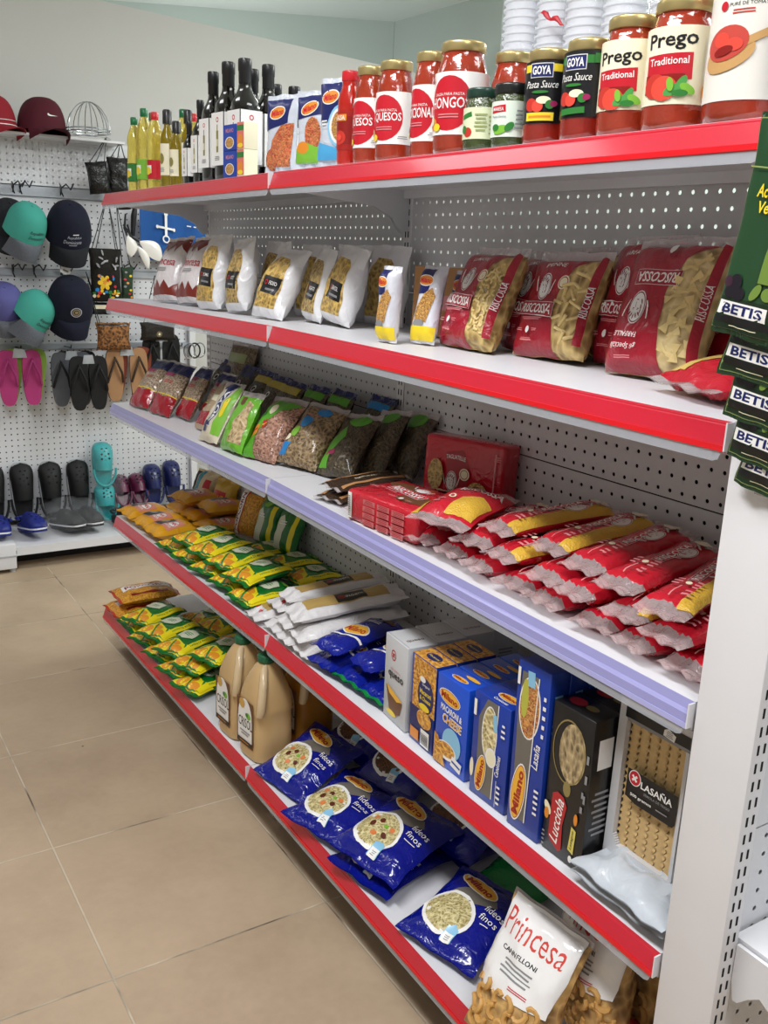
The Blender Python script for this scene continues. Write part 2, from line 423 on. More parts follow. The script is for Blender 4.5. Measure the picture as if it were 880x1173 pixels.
# partition wall behind the far fixture; its top does not reach the ceiling
struct(MB().prism([(-3.2, 0), (3.3, 0), (3.3, 2.333), (.47, 2.482), (-3.2, 2.675)], 4.02, 4.12, WALLM).build('wall_back'))
mb = MB()
def wallseg(a, b, t=.08):
    a, b = Vector(a), Vector(b); d = (b-a).normalized(); n = Vector((-d.y, d.x))*t
    mb.prism([tuple(a), tuple(b), tuple(b+n), tuple(a+n)], 0, 2.85, WALLG, 'z')
mb = MB(); wallseg((-1.2, 6.598), (2.583, 4.903)); struct(mb.build('wall_far'))
mb = MB(); wallseg((2.583, 4.9), (3.0, -2.6)); struct(mb.build('wall_right'))
struct(MB().box((-3.2, -2.6, 0), (-3.12, 6.5, 2.85), WALLM).build('wall_left'))

# ------------------------------------------------------------------ peg board with real see-through holes
def peg_mat(name, hx, ax, rough=.42, pitch=.027, rad=.0037):
    m = mat(name, hx, rough, vary=.03, vscale=5); nt = m.node_tree; b = nt.nodes['Principled BSDF']; L = nt.links
    tc = nt.nodes.new('ShaderNodeTexCoord'); sp = nt.nodes.new('ShaderNodeSeparateXYZ'); L.new(tc.outputs['Object'], sp.inputs[0])
    ds = []
    for a in (ax, 2):
        d = nt.nodes.new('ShaderNodeMath'); d.operation = 'DIVIDE'; d.inputs[1].default_value = pitch; L.new(sp.outputs[a], d.inputs[0])
        f = nt.nodes.new('ShaderNodeMath'); f.operation = 'FRACT'; L.new(d.outputs[0], f.inputs[0])
        s = nt.nodes.new('ShaderNodeMath'); s.operation = 'SUBTRACT'; s.inputs[1].default_value = .5; L.new(f.outputs[0], s.inputs[0])
        q = nt.nodes.new('ShaderNodeMath'); q.operation = 'POWER'; q.inputs[1].default_value = 2; L.new(s.outputs[0], q.inputs[0]); ds.append(q)
    ad = nt.nodes.new('ShaderNodeMath'); ad.operation = 'ADD'; L.new(ds[0].outputs[0], ad.inputs[0]); L.new(ds[1].outputs[0], ad.inputs[1])
    gt = nt.nodes.new('ShaderNodeMath'); gt.operation = 'GREATER_THAN'; gt.inputs[1].default_value = (rad/pitch)**2; L.new(ad.outputs[0], gt.inputs[0])
    L.new(gt.outputs[0], b.inputs['Alpha'])
    return m
PEGY = peg_mat('perforated_panel', 'D3D3D6', 1); PEGX = peg_mat('perforated_wall_panel', 'DBDCE0', 0, pitch=.0275, rad=.0034)
SHELFM = mat('white_shelf_metal', 'DEDEE2', .42, vary=.02)
RAILR = mat('red_price_rail', 'C81E34', .3, coat=.5, vary=.03); RAILR2 = mat('red_rail_lip', 'D80A1A', .3, coat=.4, vary=.02)
RAILB = mat('lilac_price_rail', '9896C8', .3, coat=.5, vary=.03); RAILB2 = mat('lilac_rail_lip', 'A8A7D6', .3, coat=.4, vary=.02)
STRIP = mat('clear_plastic_strip', 'C9CDD6', .15, alpha=.42, coat=.3, vary=.02)
DARKM = mat('shade_dark_metal', '2B2A2C', .8)  # dark grey paints in the unlit gap behind peg holes; also kick plates
SLOT = mat('slot_shadow', '0C0C0E', .9)

L_ = 1.25; D_ = .352
ZS = {5: 1.5878, 4: 1.2529, 3: .8929, 2: .5132, 1: .17}
ZJ = {5: .0003, 4: .0096, 3: .018, 2: .0065, 1: .005}
ZF = {5: -.0087, 4: -.0036, 3: .0084, 2: -.0112, 1: -.005}
LIFT = 0.
def zs(s, y):        # height of a shelf's surface at distance y
    a, b, c = ZS[s], ZS[s]+ZJ[s], ZS[s]+ZF[s]
    return (a+(b-a)*y/L_ if y < L_ else b+(c-b)*(y-L_)/L_)-.0018+LIFT
def shelf_unit(y0, y1, label):
    root = empty('shelving_unit', label, 'shelf', 'bays of the food gondola')
    root.location = (0, y0, 0)
    L = y1-y0
    for (za, zb) in ((.13, .42), (.42, .725), (.725, 1.033), (1.033, 1.34), (1.34, 1.60)):
        mb = MB(); mb.box((0, 0, 0), (.0012, L-.034, zb-za-.0025), PEGY)
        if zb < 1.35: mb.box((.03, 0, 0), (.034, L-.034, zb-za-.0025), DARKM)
        o = mb.build('back_panel', root); o.location = (D_, .017, za)
    # uprights with their slot rows
    for yy in ((0., L) if y0 > 0 else ()):
        mb = MB(); mb.box((D_-.002, yy-.0155, 0), (D_+.05, yy+.0155, 1.62), WHITE)
        for k in range(60):
            mb.box((D_-.0028, yy-.0075, .14+k*.025), (D_-.0019, yy-.0045, .154+k*.025), SLOT)
            mb.box((D_-.0028, yy+.0045, .14+k*.025), (D_-.0019, yy+.0075, .154+k*.025), SLOT)
        mb.build('upright', root)
    mb = MB(); mb.box((.03, .002, .0), (.045, L-.002, .135), DARKM); mb.build('kick_plate', root)
    for s in (5, 4, 3, 2, 1):
        za, zb = zs(s, y0+1e-4), zs(s, y1-1e-4); xf = -.0505 if s == 1 else .0
        if y0 > 0: za = ZS[s]+ZJ[s]-.0018
        ang = atan2(zb-za, L)
        mb = MB(); g = .0015
        mb.box((xf+.003, g, -.016), (D_-.003, L-g, 0), SHELFM)
        mb.box((xf+.0005, g, -.040), (xf+.003, L-g, 0), SHELFM)
        mb.box((D_-.02, g, -.034), (D_-.003, L-g, -.016), SHELFM)
        sh = mb.build('shelf', root); sh.location = (0, 0, za); sh.rotation_euler = (ang, 0, 0)
        red = s != 3; d, h = .0116, .0353
        rm, rl = (RAILR, RAILR2) if red else (RAILB, RAILB2)
        x = xf
        prof = [(x+.001, -.0004), (x, -.0004), (x-.0012, -.003), (x-.0012, -.0045), (x-.0025, -.006), (x-d*.86, -h+.0065), (x-d*.98, -h+.0060), (x-d, -h+.001), (x-d, -h), (x-d+.003, -h-.001), (x+.001, -h+.002)]
        if not red: prof = [(x+.001, -.0004), (x-.0005, -.0004), (x-.004, -.012), (x-.0062, -.0135), (x-.009, -.0165), (x-d, -h+.001), (x-d, -h), (x-d+.003, -h-.001), (x+.001, -h+.002)]
        mb = MB(); mb.prism(prof, .0025, L-.0025, rm, 'y')
        mb.prism([(x-d*.93-.0008, -h+.0072), (x-d-.001, -h+.0004), (x-d+.001, -h+.0004), (x-d*.93+.001, -h+.0072)], .0026, L-.0026, rl, 'y')
        mb.build('price_rail', sh)
        MB().box((x-.0125, 0, -.0345), (x-.0008, .0022, -.0004), SHELFM).build('rail_end_clip', sh)
        c = .010
        z0, z1 = -h-.013, -h+.004
        MB().prism([(.006, z1), (.006, z0+c), (.006+c*.3, z0+c*.3), (.006+c, z0), (L-.006-c, z0), (L-.006-c*.3, z0+c*.3), (L-.006, z0+c), (L-.006, z1)], x-d+.0006, x-d+.0016, STRIP, 'x').build('clear_label_strip', sh)
        if s > 1:
            for yy in (.004, L-.007):
                MB().prism([(xf+.02, -.012), (D_-.004, -.012), (D_-.004, -.105), (D_-.02, -.112), (D_-.035, -.10), (D_-.05, -.078), (D_-.1, -.055), (xf+.02, -.032)], yy, yy+.003, SHELFM, 'y').build('bracket', sh)
    # open feet below the base shelf
    for yy in (.01, L-.03): MB().prism([(-.03, .10), (.34, .10), (.34, 0), (.02, 0)], yy, yy+.02, SHELFM, 'y').build('foot', root)
    return root
shelf_unit(0, L_, 'near white gondola bay with red and lilac shelf rails, ending at the wide white post')
shelf_unit(L_, 2*L_+.0023, 'far gondola bay of shelves, ending beside the hanging bags and sandals')

# end fixture at the near end: post, perforated back and one bracketed shelf
root = empty('end_display_unit', 'white end display with slotted post and bracketed shelf at right edge', 'shelf')
mb = MB(); mb.box((-.0045, -.0915, 0), (.0285, -.0045, 1.72), WHITE, bev=.0012)
for k in range(62):
    for xx in (.0045, .0165): mb.box((xx, -.0921, .15+k*.0245), (xx+.0035, -.0914, .163+k*.0245), SLOT)
mb.build('slotted_post', root)
for za, zb in ((.13, .74), (.74, 1.05), (1.05, 1.40), (1.4, 1.7)):
    o = MB().box((0, 0, 0), (.72, .0012, zb-za-.0025), PEGX).build('back_panel', root); o.location = (.032, -.078, za)
MB().box((.035, -.045, .13), (.75, -.04, 1.7), SHELFM).build('inner_panel', root)
mb = MB(); mb.box((.033, -.44, .574), (.72, -.082, .589), SHELFM); mb.box((.033, -.442, .555), (.72, -.439, .590), SHELFM)
sh = mb.build('shelf', root)
bp = [(-.0925, .584), (-.40, .584), (-.40, .570), (-.30, .560), (-.20, .545), (-.165, .520), (-.15, .524), (-.135, .532), (-.12, .520), (-.105, .503), (-.098, .502), (-.0925, .530)]
MB().prism([(y, z) for y, z in bp], .0255, .031, SHELFM, 'x').build('bracket', root)
LIFT = .0006
# ------------------------------------------------------------------ top shelf: jars, bottles, pouches
SAUCE = mat('tomato_sauce_in_glass', '98301A', .12, bump=.12, bscale=70, coat=.9, vary=.25, vscale=60)
SAUCE2 = mat('deep_tomato_sauce_in_glass', '8C2014', .12, bump=.12, bscale=70, coat=.9, vary=.25, vscale=60)
KETCH = mat('red_sauce_in_glass', 'B01F16', .15, coat=.8, vary=.1)
GREENJ = mat('green_relish_in_glass', '3E4A26', .15, bump=.3, bscale=150, coat=.8, vary=.4, vscale=120)
LIDG = mat('gold_metal_lid', 'C2AE78', .3, metal=.7, vary=.04); LIDK = mat('dark_green_lid', '1C3A30', .3, coat=.3); LIDR = mat('red_plastic_cap', 'C8202A', .35, coat=.3)
LIDB = mat('black_bottle_cap', '19191B', .4, coat=.2); LIDGR = mat('green_plastic_cap', '0E6B3E', .35, coat=.3)
DKGLASS = mat('dark_bottle_glass', '100F0C', .06, coat=1., vary=.1)
OILG = mat('olive_oil_in_glass', 'A08A1C', .05, trans=.55, coat=.6, ior=1.2, vary=.1)
OILY = mat('yellow_oil_in_bottle', 'E6D56A', .08, trans=.75, coat=.6, ior=1.22, bump=.25, bscale=40, vary=.08)
TOMI = ink('tomato_print', 'C5352A'); CREAM2 = ink('pale_cream_print', 'F0E8CC'); MILKI = ink('off_white_print', 'E6E2DA')
def jar(name, label, cat, x, y, r, h, rz, fill, lidm, lz0, lz1, decals, cover=.93, lidh=.016, lidr=.84, sh=.12, base=None, group=None, tilt=0, papercol=None):
    root = empty(name, label, cat, group)
    hb = h-lidh; nr = r*lidr*.93
    prof = [(r*.86, 0), (r*.96, .003), (r, .010), (r, hb*(.80-sh)), (r*.985, hb*(.84-sh)), (r*.94, hb*(.90-sh*.8)), (nr*1.06, hb*.93), (nr, hb*.96), (nr, hb)]
    mb = MB().lathe(prof, fill, 32); mb.build('glass_jar', root)
    l = MB().lathe([(r*lidr*.97, 0), (r*lidr, .0012), (r*lidr, lidh-.003), (r*lidr*.985, lidh-.0012), (r*lidr*.93, lidh), (r*lidr*.9, lidh-.0006)], lidm, 32)
    for i in range(32):
        pass
    o = l.build('lid', root); o.location = (0, 0, hb)
    rl = r+.0006; c = 2*pi*rl*cover
    if decals is not None:
        d = [('rect', 0, (lz0+lz1)/2, c, lz1-lz0, papercol or PAPER)]+decals
        printed(MB(), d, cylF(rl), frange(-c/2, c/2, c/34), None, off=.0002, step=.0003).build('printed_label', root)
    place(root, x, y, zs(5, y), rz, 0, tilt)
    return root

def circ_label(word, sx, r, lz0, lz1, kind=0):
    m = (lz0+lz1)/2; H = lz1-lz0
    R = H*.44
    d = [('ell', 0, m, R*.95, R, REDI), ('txt', 'SALSA PARA PASTA', 0, m+R*.33, R*1.3, .0042, PAPER, {'bold': .0}),
         ('txt', word, 0, m+R*.02, R*sx, .0165, PAPER, {'bold': .015}),
         ('lines', 0, m-R*.45, R*.9, R*.2, 2, PINKI),
         ('ell', -R*.75, m-R*.72, .010, .009, ORG), ('ell', -R*.5, m-R*.86, .008, .006, YEL), ('ell', -R*.82, m-R*.62, .006, .007, CREAM),
         ('lines', R*.95, m-R*.85, R*.5, R*.16, 2, GREY), ('ell', -R*.9, m+R*.9, .0045, .0045, REDI), ('rect', -R*.9, m+R*.9, .005, .0012, PAPER, {'rot': 45}), ('rect', -R*.9, m+R*.9, .005, .0012, PAPER, {'rot': -45})]
    return d
G = 'tomato sauce jars with round red emblem'
jar('sauce_jar', 'narrow red-lidded tomato jar with dark label between blue pouch and first QUESOS jar', 'jar', .045, 1.006, .0235, .173, -80, KETCH, LIDR, .03, .10,
    [('rect', 0, .065, .05, .05, ink('dark_red_print', '8A1612')), ('ell', 0, .052, .014, .013, TOMI), ('rect', 0, .088, .03, .012, ORG), ('txt', 'SALSA', 0, .088, .024, .008, PAPER), ('ell', 0, .052, .006, .006, ink('bright_tomato_print', 'E04A3A'))], cover=.6, lidh=.018, lidr=.72, papercol=ink('deep_red_print', 'A01C18'))
jar('sauce_jar', 'gold-lidded jar reading QUESOS, farther of the two, beside the red-lidded jar', 'jar', .048, .932, .0315, .171, -76, SAUCE, LIDG, .028, .115, circ_label('QUESOS', 1.5, .031, .028, .115), group=None)
jar('sauce_jar', 'gold-lidded jar reading QUESOS, nearer of the two, label fully in view', 'jar', .045, .842, .0345, .168, -68, SAUCE, LIDG, .028, .115, circ_label('4 QUESOS', 1.75, .034, .028, .115))
jar('sauce_jar', 'gold-lidded jar reading TRADICIONAL, wedged behind the large HONGOS jar', 'jar', .060, .752, .0325, .172, -88, SAUCE, LIDG, .028, .118, circ_label('TRADICIONAL', 1.95, .032, .028, .118))
jar('sauce_jar', 'large gold-lidded jar reading HONGOS, tallest of the red emblem jars', 'jar', .047, .645, .0435, .170, -64, SAUCE, LIDG, .028, .122, circ_label('HONGOS', 1.7, .043, .028, .122), lidr=.83)
jar('sauce_jar', 'gold-lidded sauce jar partly hidden behind the two small green-lidded jars', 'jar', .108, .590, .036, .155, -55, SAUCE, LIDG, .02, .085, [])
CH = ink('pale_green_print', 'DCE2BE')
jar('relish_jar', 'small dark green-lidded relish jar with pale tomato label, left of the pair', 'jar', .034, .566, .0305, .091, -62, GREENJ, LIDK, .016, .062,
    [('rect', -.016, .050, .022, .007, GRN, {'rot': 12}), ('ell', -.012, .026, .008, .007, TOMI), ('ell', -.020, .030, .006, .006, GRN), ('lines', .010, .040, .020, .028, 5, ink('olive_print', '9CA56E')), ('lines', .028, .036, .014, .03, 5, ink('olive_print', '9CA56E'))], papercol=CH, lidh=.014, lidr=.93, sh=.04)
jar('relish_jar', 'small dark-lidded pepper jar with red logo and green pepper, right of the pair', 'jar', .034, .496, .0295, .090, -62, GREENJ, mat('black_lid', '1A1D1C', .3, coat=.4), .014, .064,
    [('rect', -.010, .053, .026, .010, REDI, {'rot': 4}), ('txt', 'MARESA', -.010, .053, .020, .005, PAPER), ('txt', 'Pepinos Enteros', -.008, .042, .024, .004, NAVY, {'bold': 0}), ('ell', -.004, .024, .012, .006, LGRN, {'rot': 15}), ('ell', -.012, .027, .006, .005, GRN), ('ell', .010, .028, .008, .005, GRN, {'rot': 40}), ('lines', .024, .038, .014, .03, 5, GREY)], papercol=ink('pale_mint_print', 'DDE8DA'), lidh=.015, lidr=.95, sh=.04)
def goya(acc, extra):
    return [('rect', -.002, .101, .06, .010, acc), ('rect', -.002, .0975, .034, .019, PAPER), ('rect', -.002, .0975, .032, .017, NAVY), ('txt', 'GOYA', -.002, .0975, .027, .0115, PAPER, {'bold': .03}),
            ('txt', 'Pasta Sauce', -.001, .079, .048, .0095, PAPER, {'shear': .35, 'bold': 0}), ('ell', -.002, .069, .012, .002, GRN),
            ('ell', -.014, .052, .009, .009, TOMI), ('ell', -.004, .050, .008, .008, ink('bright_tomato_print', 'E04A3A')), ('ell', .004, .058, .010, .005, CREAM), ('ell', .013, .052, .006, .006, GRN), ('ell', .018, .053, .005, .004, MAG)]+extra
jar('sauce_jar', 'black-label GOYA pasta sauce jar with yellow band, gold lid', 'jar', .045, .428, .0345, .128, -58, SAUCE2, LIDG, .028, .110, goya(YEL, [('rect', 0, .036, .038, .011, YEL), ('rect', 0, .036, .030, .003, ORG)]), papercol=BLACK, lidr=.9, sh=.02)
jar('sauce_jar', 'black-label GOYA pasta sauce jar with green band and white barcode panel', 'jar', .045, .346, .0355, .129, -74, SAUCE2, LIDG, .028, .112, goya(GRN, [('rect', 0, .036, .034, .008, GRN, {'rot': 4}), ('rect', .05, .1015, .05, .012, GRN), ('rect', .046, .070, .027, .050, PAPER)]+[('rect', .046, .050+.0035*i, .021, (.0016, .0009, .0022)[i % 3], BLACK) for i in range(12)]), papercol=BLACK, lidr=.9, sh=.02)
def prego(s, extra=[]):
    return [('txt', 'Prego', 0, s*.099, s*.064, s*.022, BLACK, {'bold': .02, 'rot': 3}), ('rect', -.002, s*.070, s*.060, s*.030, REDI, {'rot': 2}), ('txt', 'Traditional', -.002, s*.077, s*.050, s*.0085, PAPER, {'rot': 2}),
            ('rect', -.006, s*.051, s*.052, s*.022, ink('dark_red_print', '8A1612')), ('ell', -.016, s*.049, s*.016, s*.014, TOMI), ('ell', -.004, s*.046, s*.016, s*.014, ink('bright_tomato_print', 'D8382C')), ('ell', .008, s*.044, s*.012, s*.006, ink('basil_print', '4E9A4A'), {'rot': 25}), ('ell', .016, s*.050, s*.011, s*.005, ink('basil_print', '4E9A4A'), {'rot': 60}),
            ('ell', .024, s*.045, s*.010, s*.005, LGRN, {'rot': -30}), ('ell', .016, s*.040, s*.009, s*.004, GRN), ('ell', .004, s*.050, s*.008, s*.004, LGRN, {'rot': 100})]+extra
jar('sauce_jar', 'Prego tomato sauce jar with cream label, beside the black-label jars', 'jar', .047, .270, .0395, .145, -70, SAUCE, LIDG, .030, .114, prego(.93), papercol=CREAM2, lidr=.86, sh=.06)
jar('sauce_jar', 'Prego tomato sauce jar with cream label, next to the big spoon-label jar', 'jar', .046, .186, .0415, .150, -66, SAUCE, LIDG, .028, .116, prego(1., [('rect', .052, .078, .022, .046, MILKI), ('lines', .052, .080, .018, .040, 9, GREY), ('rect', .056, .040, .014, .02, REDI), ('ell', .050, .042, .010, .012, ORG)]), papercol=CREAM2, lidr=.87, sh=.06)
jar('sauce_jar', 'very large tomato jar with off-white label showing tomato on a wooden spoon', 'jar', .052, .083, .0505, .215, -56, SAUCE, LIDR, .022, .138,
    [('txt', 'PURÉ DE TOMATES', -.005, .122, .048, .0045, BLACK, {'bold': 0}), ('lines', -.012, .114, .03, .006, 2, TOMI), ('ell', -.036, .121, .005, .005, REDI), ('ell', -.026, .070, .032, .017, ink('wood_print', 'C79B62'), {'rot': 16}), ('rect', .022, .094, .060, .008, ink('wood_print', 'C79B62'), {'rot': 24}), ('ell', -.028, .082, .026, .018, ink('tomato_pulp_print', 'C4463C'), {'rot': 12}), ('ell', -.034, .086, .010, .008, ink('bright_tomato_print', 'E04A3A')), ('ell', -.018, .080, .010, .007, ink('bright_tomato_print', 'E04A3A')), ('ell', -.030, .074, .012, .005, ink('dark_red_print', '8A1612'), {'rot': 12}), ('lines', .042, .066, .026, .052, 12, GREY), ('lines', .042, .112, .026, .008, 3, GREY)],
    papercol=MILKI, sh=.16, lidr=.6, cover=.97)

# tall dark olive oil bottles with white labels
def square_bottle(x, y, r, h, rz, label, lab=True, name='olive_oil_bottle', group=None):
    root = empty(name, label, 'bottle', group)
    prof = [(r*.9, 0), (r, .004), (r, h*.60), (r*.93, h*.66), (r*.6, h*.72), (r*.46, h*.76), (r*.42, h*.80), (r*.42, h*.86)]
    MB().lathe(prof, DKGLASS, 32, sq=.5).build('bottle', root)
    MB().lathe([(r*.46, h*.80), (r*.5, h*.805), (r*.5, h*.90), (r*.54, h*.905), (r*.54, h*.985), (r*.5, h), (r*.2, h)], LIDB, 20).build('bottle_cap', root)
    if lab:
        mb = MB(); e = r*1.01
        for k in range(4):
            a = k*pi/2; n = Vector((sin(a), -cos(a), 0)); ex = Vector((cos(a), sin(a), 0))
            f = flatF(n*e, ex, (0, 0, 1), n)
            printed(mb, [('rect', 0, h*.36, r*1.93, h*.44, PAPER), ('ring', 0, h*.52, r*.2, r*.2, .4, REDI), ('rect', 0, h*.34, r*.34, h*.18, ink('olive_glass_print', '8B8444')), ('rect', 0, h*.45, r*.13, h*.06, ink('olive_glass_print', '8B8444')), ('rect', 0, h*.33, r*.3, h*.06, ink('pale_print', 'D6CFA8')), ('lines', 0, h*.2, r*1.0, h*.04, 3, GREY)], f)
        mb.build('printed_label', root)
    place(root, x, y, zs(5, y), rz)
    return root
for a in [(.040, 1.850, .0150, .160, -84, 'short dark oil bottle with black cap and narrow white label beside the small olive oils'), (.052, 1.800, .0185, .208, -84, 'dark olive oil bottle with white label, shortest of the tall four'),
          (.062, 1.735, .027, .268, -84, 'tall dark olive oil bottle with white label, second of the tall four'), (.072, 1.662, .031, .282, -84, 'tall dark olive oil bottle with white label and red ring, third of four'), (.080, 1.580, .031, .279, -84, 'tall dark olive oil bottle with white label, just behind the stacked blue cartons'),
          (.150, 1.690, .030, .279, -84, 'dark bottle in second row behind the third tall bottle'), (.155, 1.608, .030, .279, -84, 'dark bottle in second row whose neck rises left of first pouch'), (.228, 1.715, .028, .256, -84, 'dark bottle neck at the back, behind the first blue pouch'), (.228, 1.610, .028, .238, -84, 'dark bottle neck at the back, between first and second blue pouches'), (.115, 1.845, .020, .222, -84, 'dark oil bottle behind the small olive oil bottles')]:
    square_bottle(*a)
# stacked small cartons
for i, (y, z, lb) in enumerate(((1.500, 0, 'small blue pasta carton at bottom of stack beside tall dark bottles'), (1.500, .0585, 'small blue pasta carton on top of the stack beside tall dark bottles'), (1.438, 0, 'small pink and green carton at bottom of narrow stack left of first pouch'), (1.438, .0585, 'small pink and green carton on top of narrow stack left of first pouch'))):
    if i < 2: fr = [('rect', 0, .03, .062, .056, BLUE), ('txt', 'MILANO', 0, .045, .036, .009, PINKI), ('ell', 0, .018, .02, .012, grain('pasta_dish_print', '8A4A20', 'E9B35C', 300)), ('ring', 0, .018, .021, .013, .12, PAPER)]
    else: fr = [('rect', 0, .03, .03, .056, ink('salmon_print', 'D87368')), ('rect', 0, .046, .03, .012, GRN), ('ell', 0, .02, .012, .012, ORG), ('ell', 0, .008, .012, .005, YEL)]
    c = carton('pasta_carton', lb, 'carton', .064 if i < 2 else .034, .058, .036, BLUE if i < 2 else CREAM, fr); place(c, .006, y, zs(5, y)+z+.001, -84)

# clear oil bottles
def oil_bottle(x, y, r, h, capm, lb, labm, m=OILY):
    root = empty('cooking_oil_bottle', lb, 'bottle')
    MB().lathe([(r*.8, 0), (r*.97, .004), (r, .014), (r*.95, h*.2), (r, h*.36), (r, h*.5), (r*.93, h*.62), (r*1.02, h*.66), (r*.9, h*.76), (r*.5, h*.88), (r*.36, h*.91), (r*.36, h*.95)], m, 24).build('bottle', root)
    MB().lathe([(r*.45, h*.90), (r*.48, h*.905), (r*.48, h*.99), (r*.4, h), (r*.1, h)], capm, 18).build('bottle_cap', root)
    printed(MB(), [('rect', 0, h*.27, 2*pi*r*.9, h*.24, labm), ('rect', 0, h*.27, r*1.1, h*.1, PAPER), ('ell', 0, h*.25, r*.5, h*.05, YEL)], cylF(r*1.02), frange(-pi*r*.9, pi*r*.9, r/3), None, off=.0002, step=.0003).build('printed_label', root)
    place(root, x, y, zs(5, y), -80)
oil_bottle(.055, 2.355, .0225, .220, LIDGR, 'clear yellow cooking oil bottle with green cap, farthest at shelf end', GRN)
oil_bottle(.105, 2.33, .0225, .236, LIDGR, 'clear yellow oil bottle with green cap, standing in second row', GRN)
oil_bottle(.060, 2.275, .0240, .238, LIDGR, 'clear yellow oil bottle with green cap, tallest at far shelf end', LGRN)
oil_bottle(.155, 2.20, .0240, .238, LIDGR, 'green-capped oil bottle half hidden behind the red-capped one', GRN)
oil_bottle(.060, 2.180, .0235, .218, LIDR, 'clear yellow oil bottle with red cap and red label', REDI)
oil_bottle(.150, 2.10, .0230, .215, LIDR, 'red-capped oil bottle standing behind the small olive oil bottles', REDI)
for x, y, r, h, lb in ((.055, 2.060, .0205, .212, 'small green-gold olive oil bottle with black cap, tallest of three'), (.052, 1.978, .0195, .174, 'small green-gold olive oil bottle with black cap, middle of three'), (.058, 1.905, .0185, .196, 'small green-gold olive oil bottle with black cap, nearest of three')):
    root = empty('olive_oil_bottle', lb, 'bottle')
    MB().lathe([(r*.9, 0), (r, .004), (r, h*.6), (r*.9, h*.68), (r*.45, h*.78), (r*.4, h*.84)], OILG, 24).build('bottle', root)
    MB().lathe([(r*.62, h*.82), (r*.62, h*.98), (r*.5, h), (r*.1, h)], LIDB, 18).build('bottle_cap', root)
    printed(MB(), [('rect', 0, h*.37, r*2.4, h*.40, CREAM2), ('ell', 0, h*.38, r*.45, h*.07, ink('olive_glass_print', '8B8444')), ('lines', 0, h*.24, r*1.2, h*.06, 3, GREY)], cylF(r*1.01), frange(-r*1.3, r*1.3, r/3), None, off=.0002, step=.0003).build('printed_label', root)
    place(root, x, y, zs(5, y), -76)

# three flat pouches
PASTAD = grain('pasta_dish_print', '8A4A20', 'E9B35C', 300)
TOMD = grain('tomato_dish_print', '8E1A10', 'E0563A', 260, hx3='F0B060')
def milano(cx, cy, w, rot=0, h=None):
    h = h or w*.42
    o = {'rot': rot}
    return [('ell', cx, cy, w*.52, h*.66, PAPER, o), ('ell', cx, cy, w*.47, h*.56, ORG, o), ('txt', 'Milano', cx, cy, w*.76, h*.62, REDI, {'rot': rot, 'shear': .2, 'bold': .03})]
SILV = film('silver_wrapper', 'C9CFDA', .2)
for (y, w, h, rz, lb, dec) in (
    (1.310, .098, .166, -72, 'flat blue and red pouch with tomato dish, farthest of three beside dark bottles',
     [('poly', [(-.046, .155), (.036, .155), (.03, .105), (-.046, .09)], NAVY)]+milano(-.005, .127, .05, 8)+[('poly', [(-.03, .016), (.04, .016), (.045, .105), (.01, .10), (-.02, .07)], TOMD), ('ell', -.022, .03, .018, .022, TOMD)]),
    (1.165, .082, .158, -66, 'flat pouch with green lower edge, middle of three',
     [('poly', [(-.039, .100), (-.039, .145), (.036, .15), (.036, .11)], NAVY)]+milano(.0, .122, .046, 20)+[('ell', .012, .072, .022, .032, TOMD), ('poly', [(-.039, .016), (.039, .016), (.039, .042), (-.01, .056), (-.039, .04)], LGRN), ('ell', -.015, .045, .018, .012, ORG)]),
    (1.050, .096, .170, -70, 'flat pale blue pouch with bowl of pasta, nearest of three',
     [('poly', [(-.046, .160), (.03, .160), (.012, .095), (-.02, .085), (-.046, .09)], NAVY)]+milano(-.012, .133, .05, 5)+[('ell', .02, .078, .034, .040, SKY), ('ell', .022, .078, .03, .035, PAPER), ('ell', .024, .078, .026, .030, PASTAD), ('poly', [(-.046, .016), (.046, .016), (.046, .03), (-.046, .05)], ink('mid_blue_print', '4FA7DA')), ('lines', -.025, .085, .02, .012, 2, PAPER)])):
    b = Bag(w, h, .026, seal=.009, nu=12, nv=18, seed=y*9, lump=.002, pu=3)
    place(b.make('pasta_pouch', lb, 'pouch', SILV, dec), .045, y, zs(5, y), rz, -3)

# sleeves of foam cups standing on the far side of the top
FOAM = mat('white_foam', 'F2F3F7', .55, vary=.01); SLEEVE = mat('clear_sleeve', 'EEF2F8', .1, alpha=.16, coat=.5, bump=.6, bscale=30)
cups = [(.56, 1.13), (.58, 1.035), (.57, .925), (.55, .80), (.56, .68), (.54, .56), (.55, .44), (.56, .32), (.66, .98), (.66, .86)]
for k, (x, y) in enumerate(cups):
    root = empty('cup_sleeve', 'clear sleeve of nested white foam cups standing behind the sauce jars', 'cups', 'sleeves of foam cups behind the jars')
    mb = MB(); z = 0; pr = [(.030, 0)]; r0 = .046+.003*(k % 3)
    for i in range(26):
        z = .018+i*.0165; pr += [(r0-.006, z-.002), (r0-.0045, z+.008), (r0, z+.0095), (r0, z+.0135)]
    mb.lathe(pr, FOAM, 30); mb.build('foam_cups', root)
    MB().lathe([(r0+.002, 0), (r0+.0035, .15), (r0+.0025, .45)], SLEEVE, 30, cap0=False, cap1=False).build('plastic_sleeve', root)
    place(root, x, y, 1.62)
MB_ = MB().box((.40, 0, 1.588), (.78, 2.5, 1.602), SHELFM); root = empty('rear_top_shelf', 'white top shelf on the far side, carrying the foam cups', 'shelf'); MB_.build('shelf', root)
mb = MB(); mb.box((.40, .0, 1.602), (.78, 2.5, 1.6195), SHELFM); mb.build('riser', root)
t = tag(MB().tube([(.50+.002*i, 1.0-.006*i, 1.93+.004*sin(i*1.3)-.003*i) for i in range(10)], [.001, .004, .006, .004, .003, .005, .006, .004, .003, .001], mat('red_ribbon', 'D21C2C', .4), 6).build('red_tie'), 'red tie hanging on the clear cup sleeves at top of picture', 'tie')
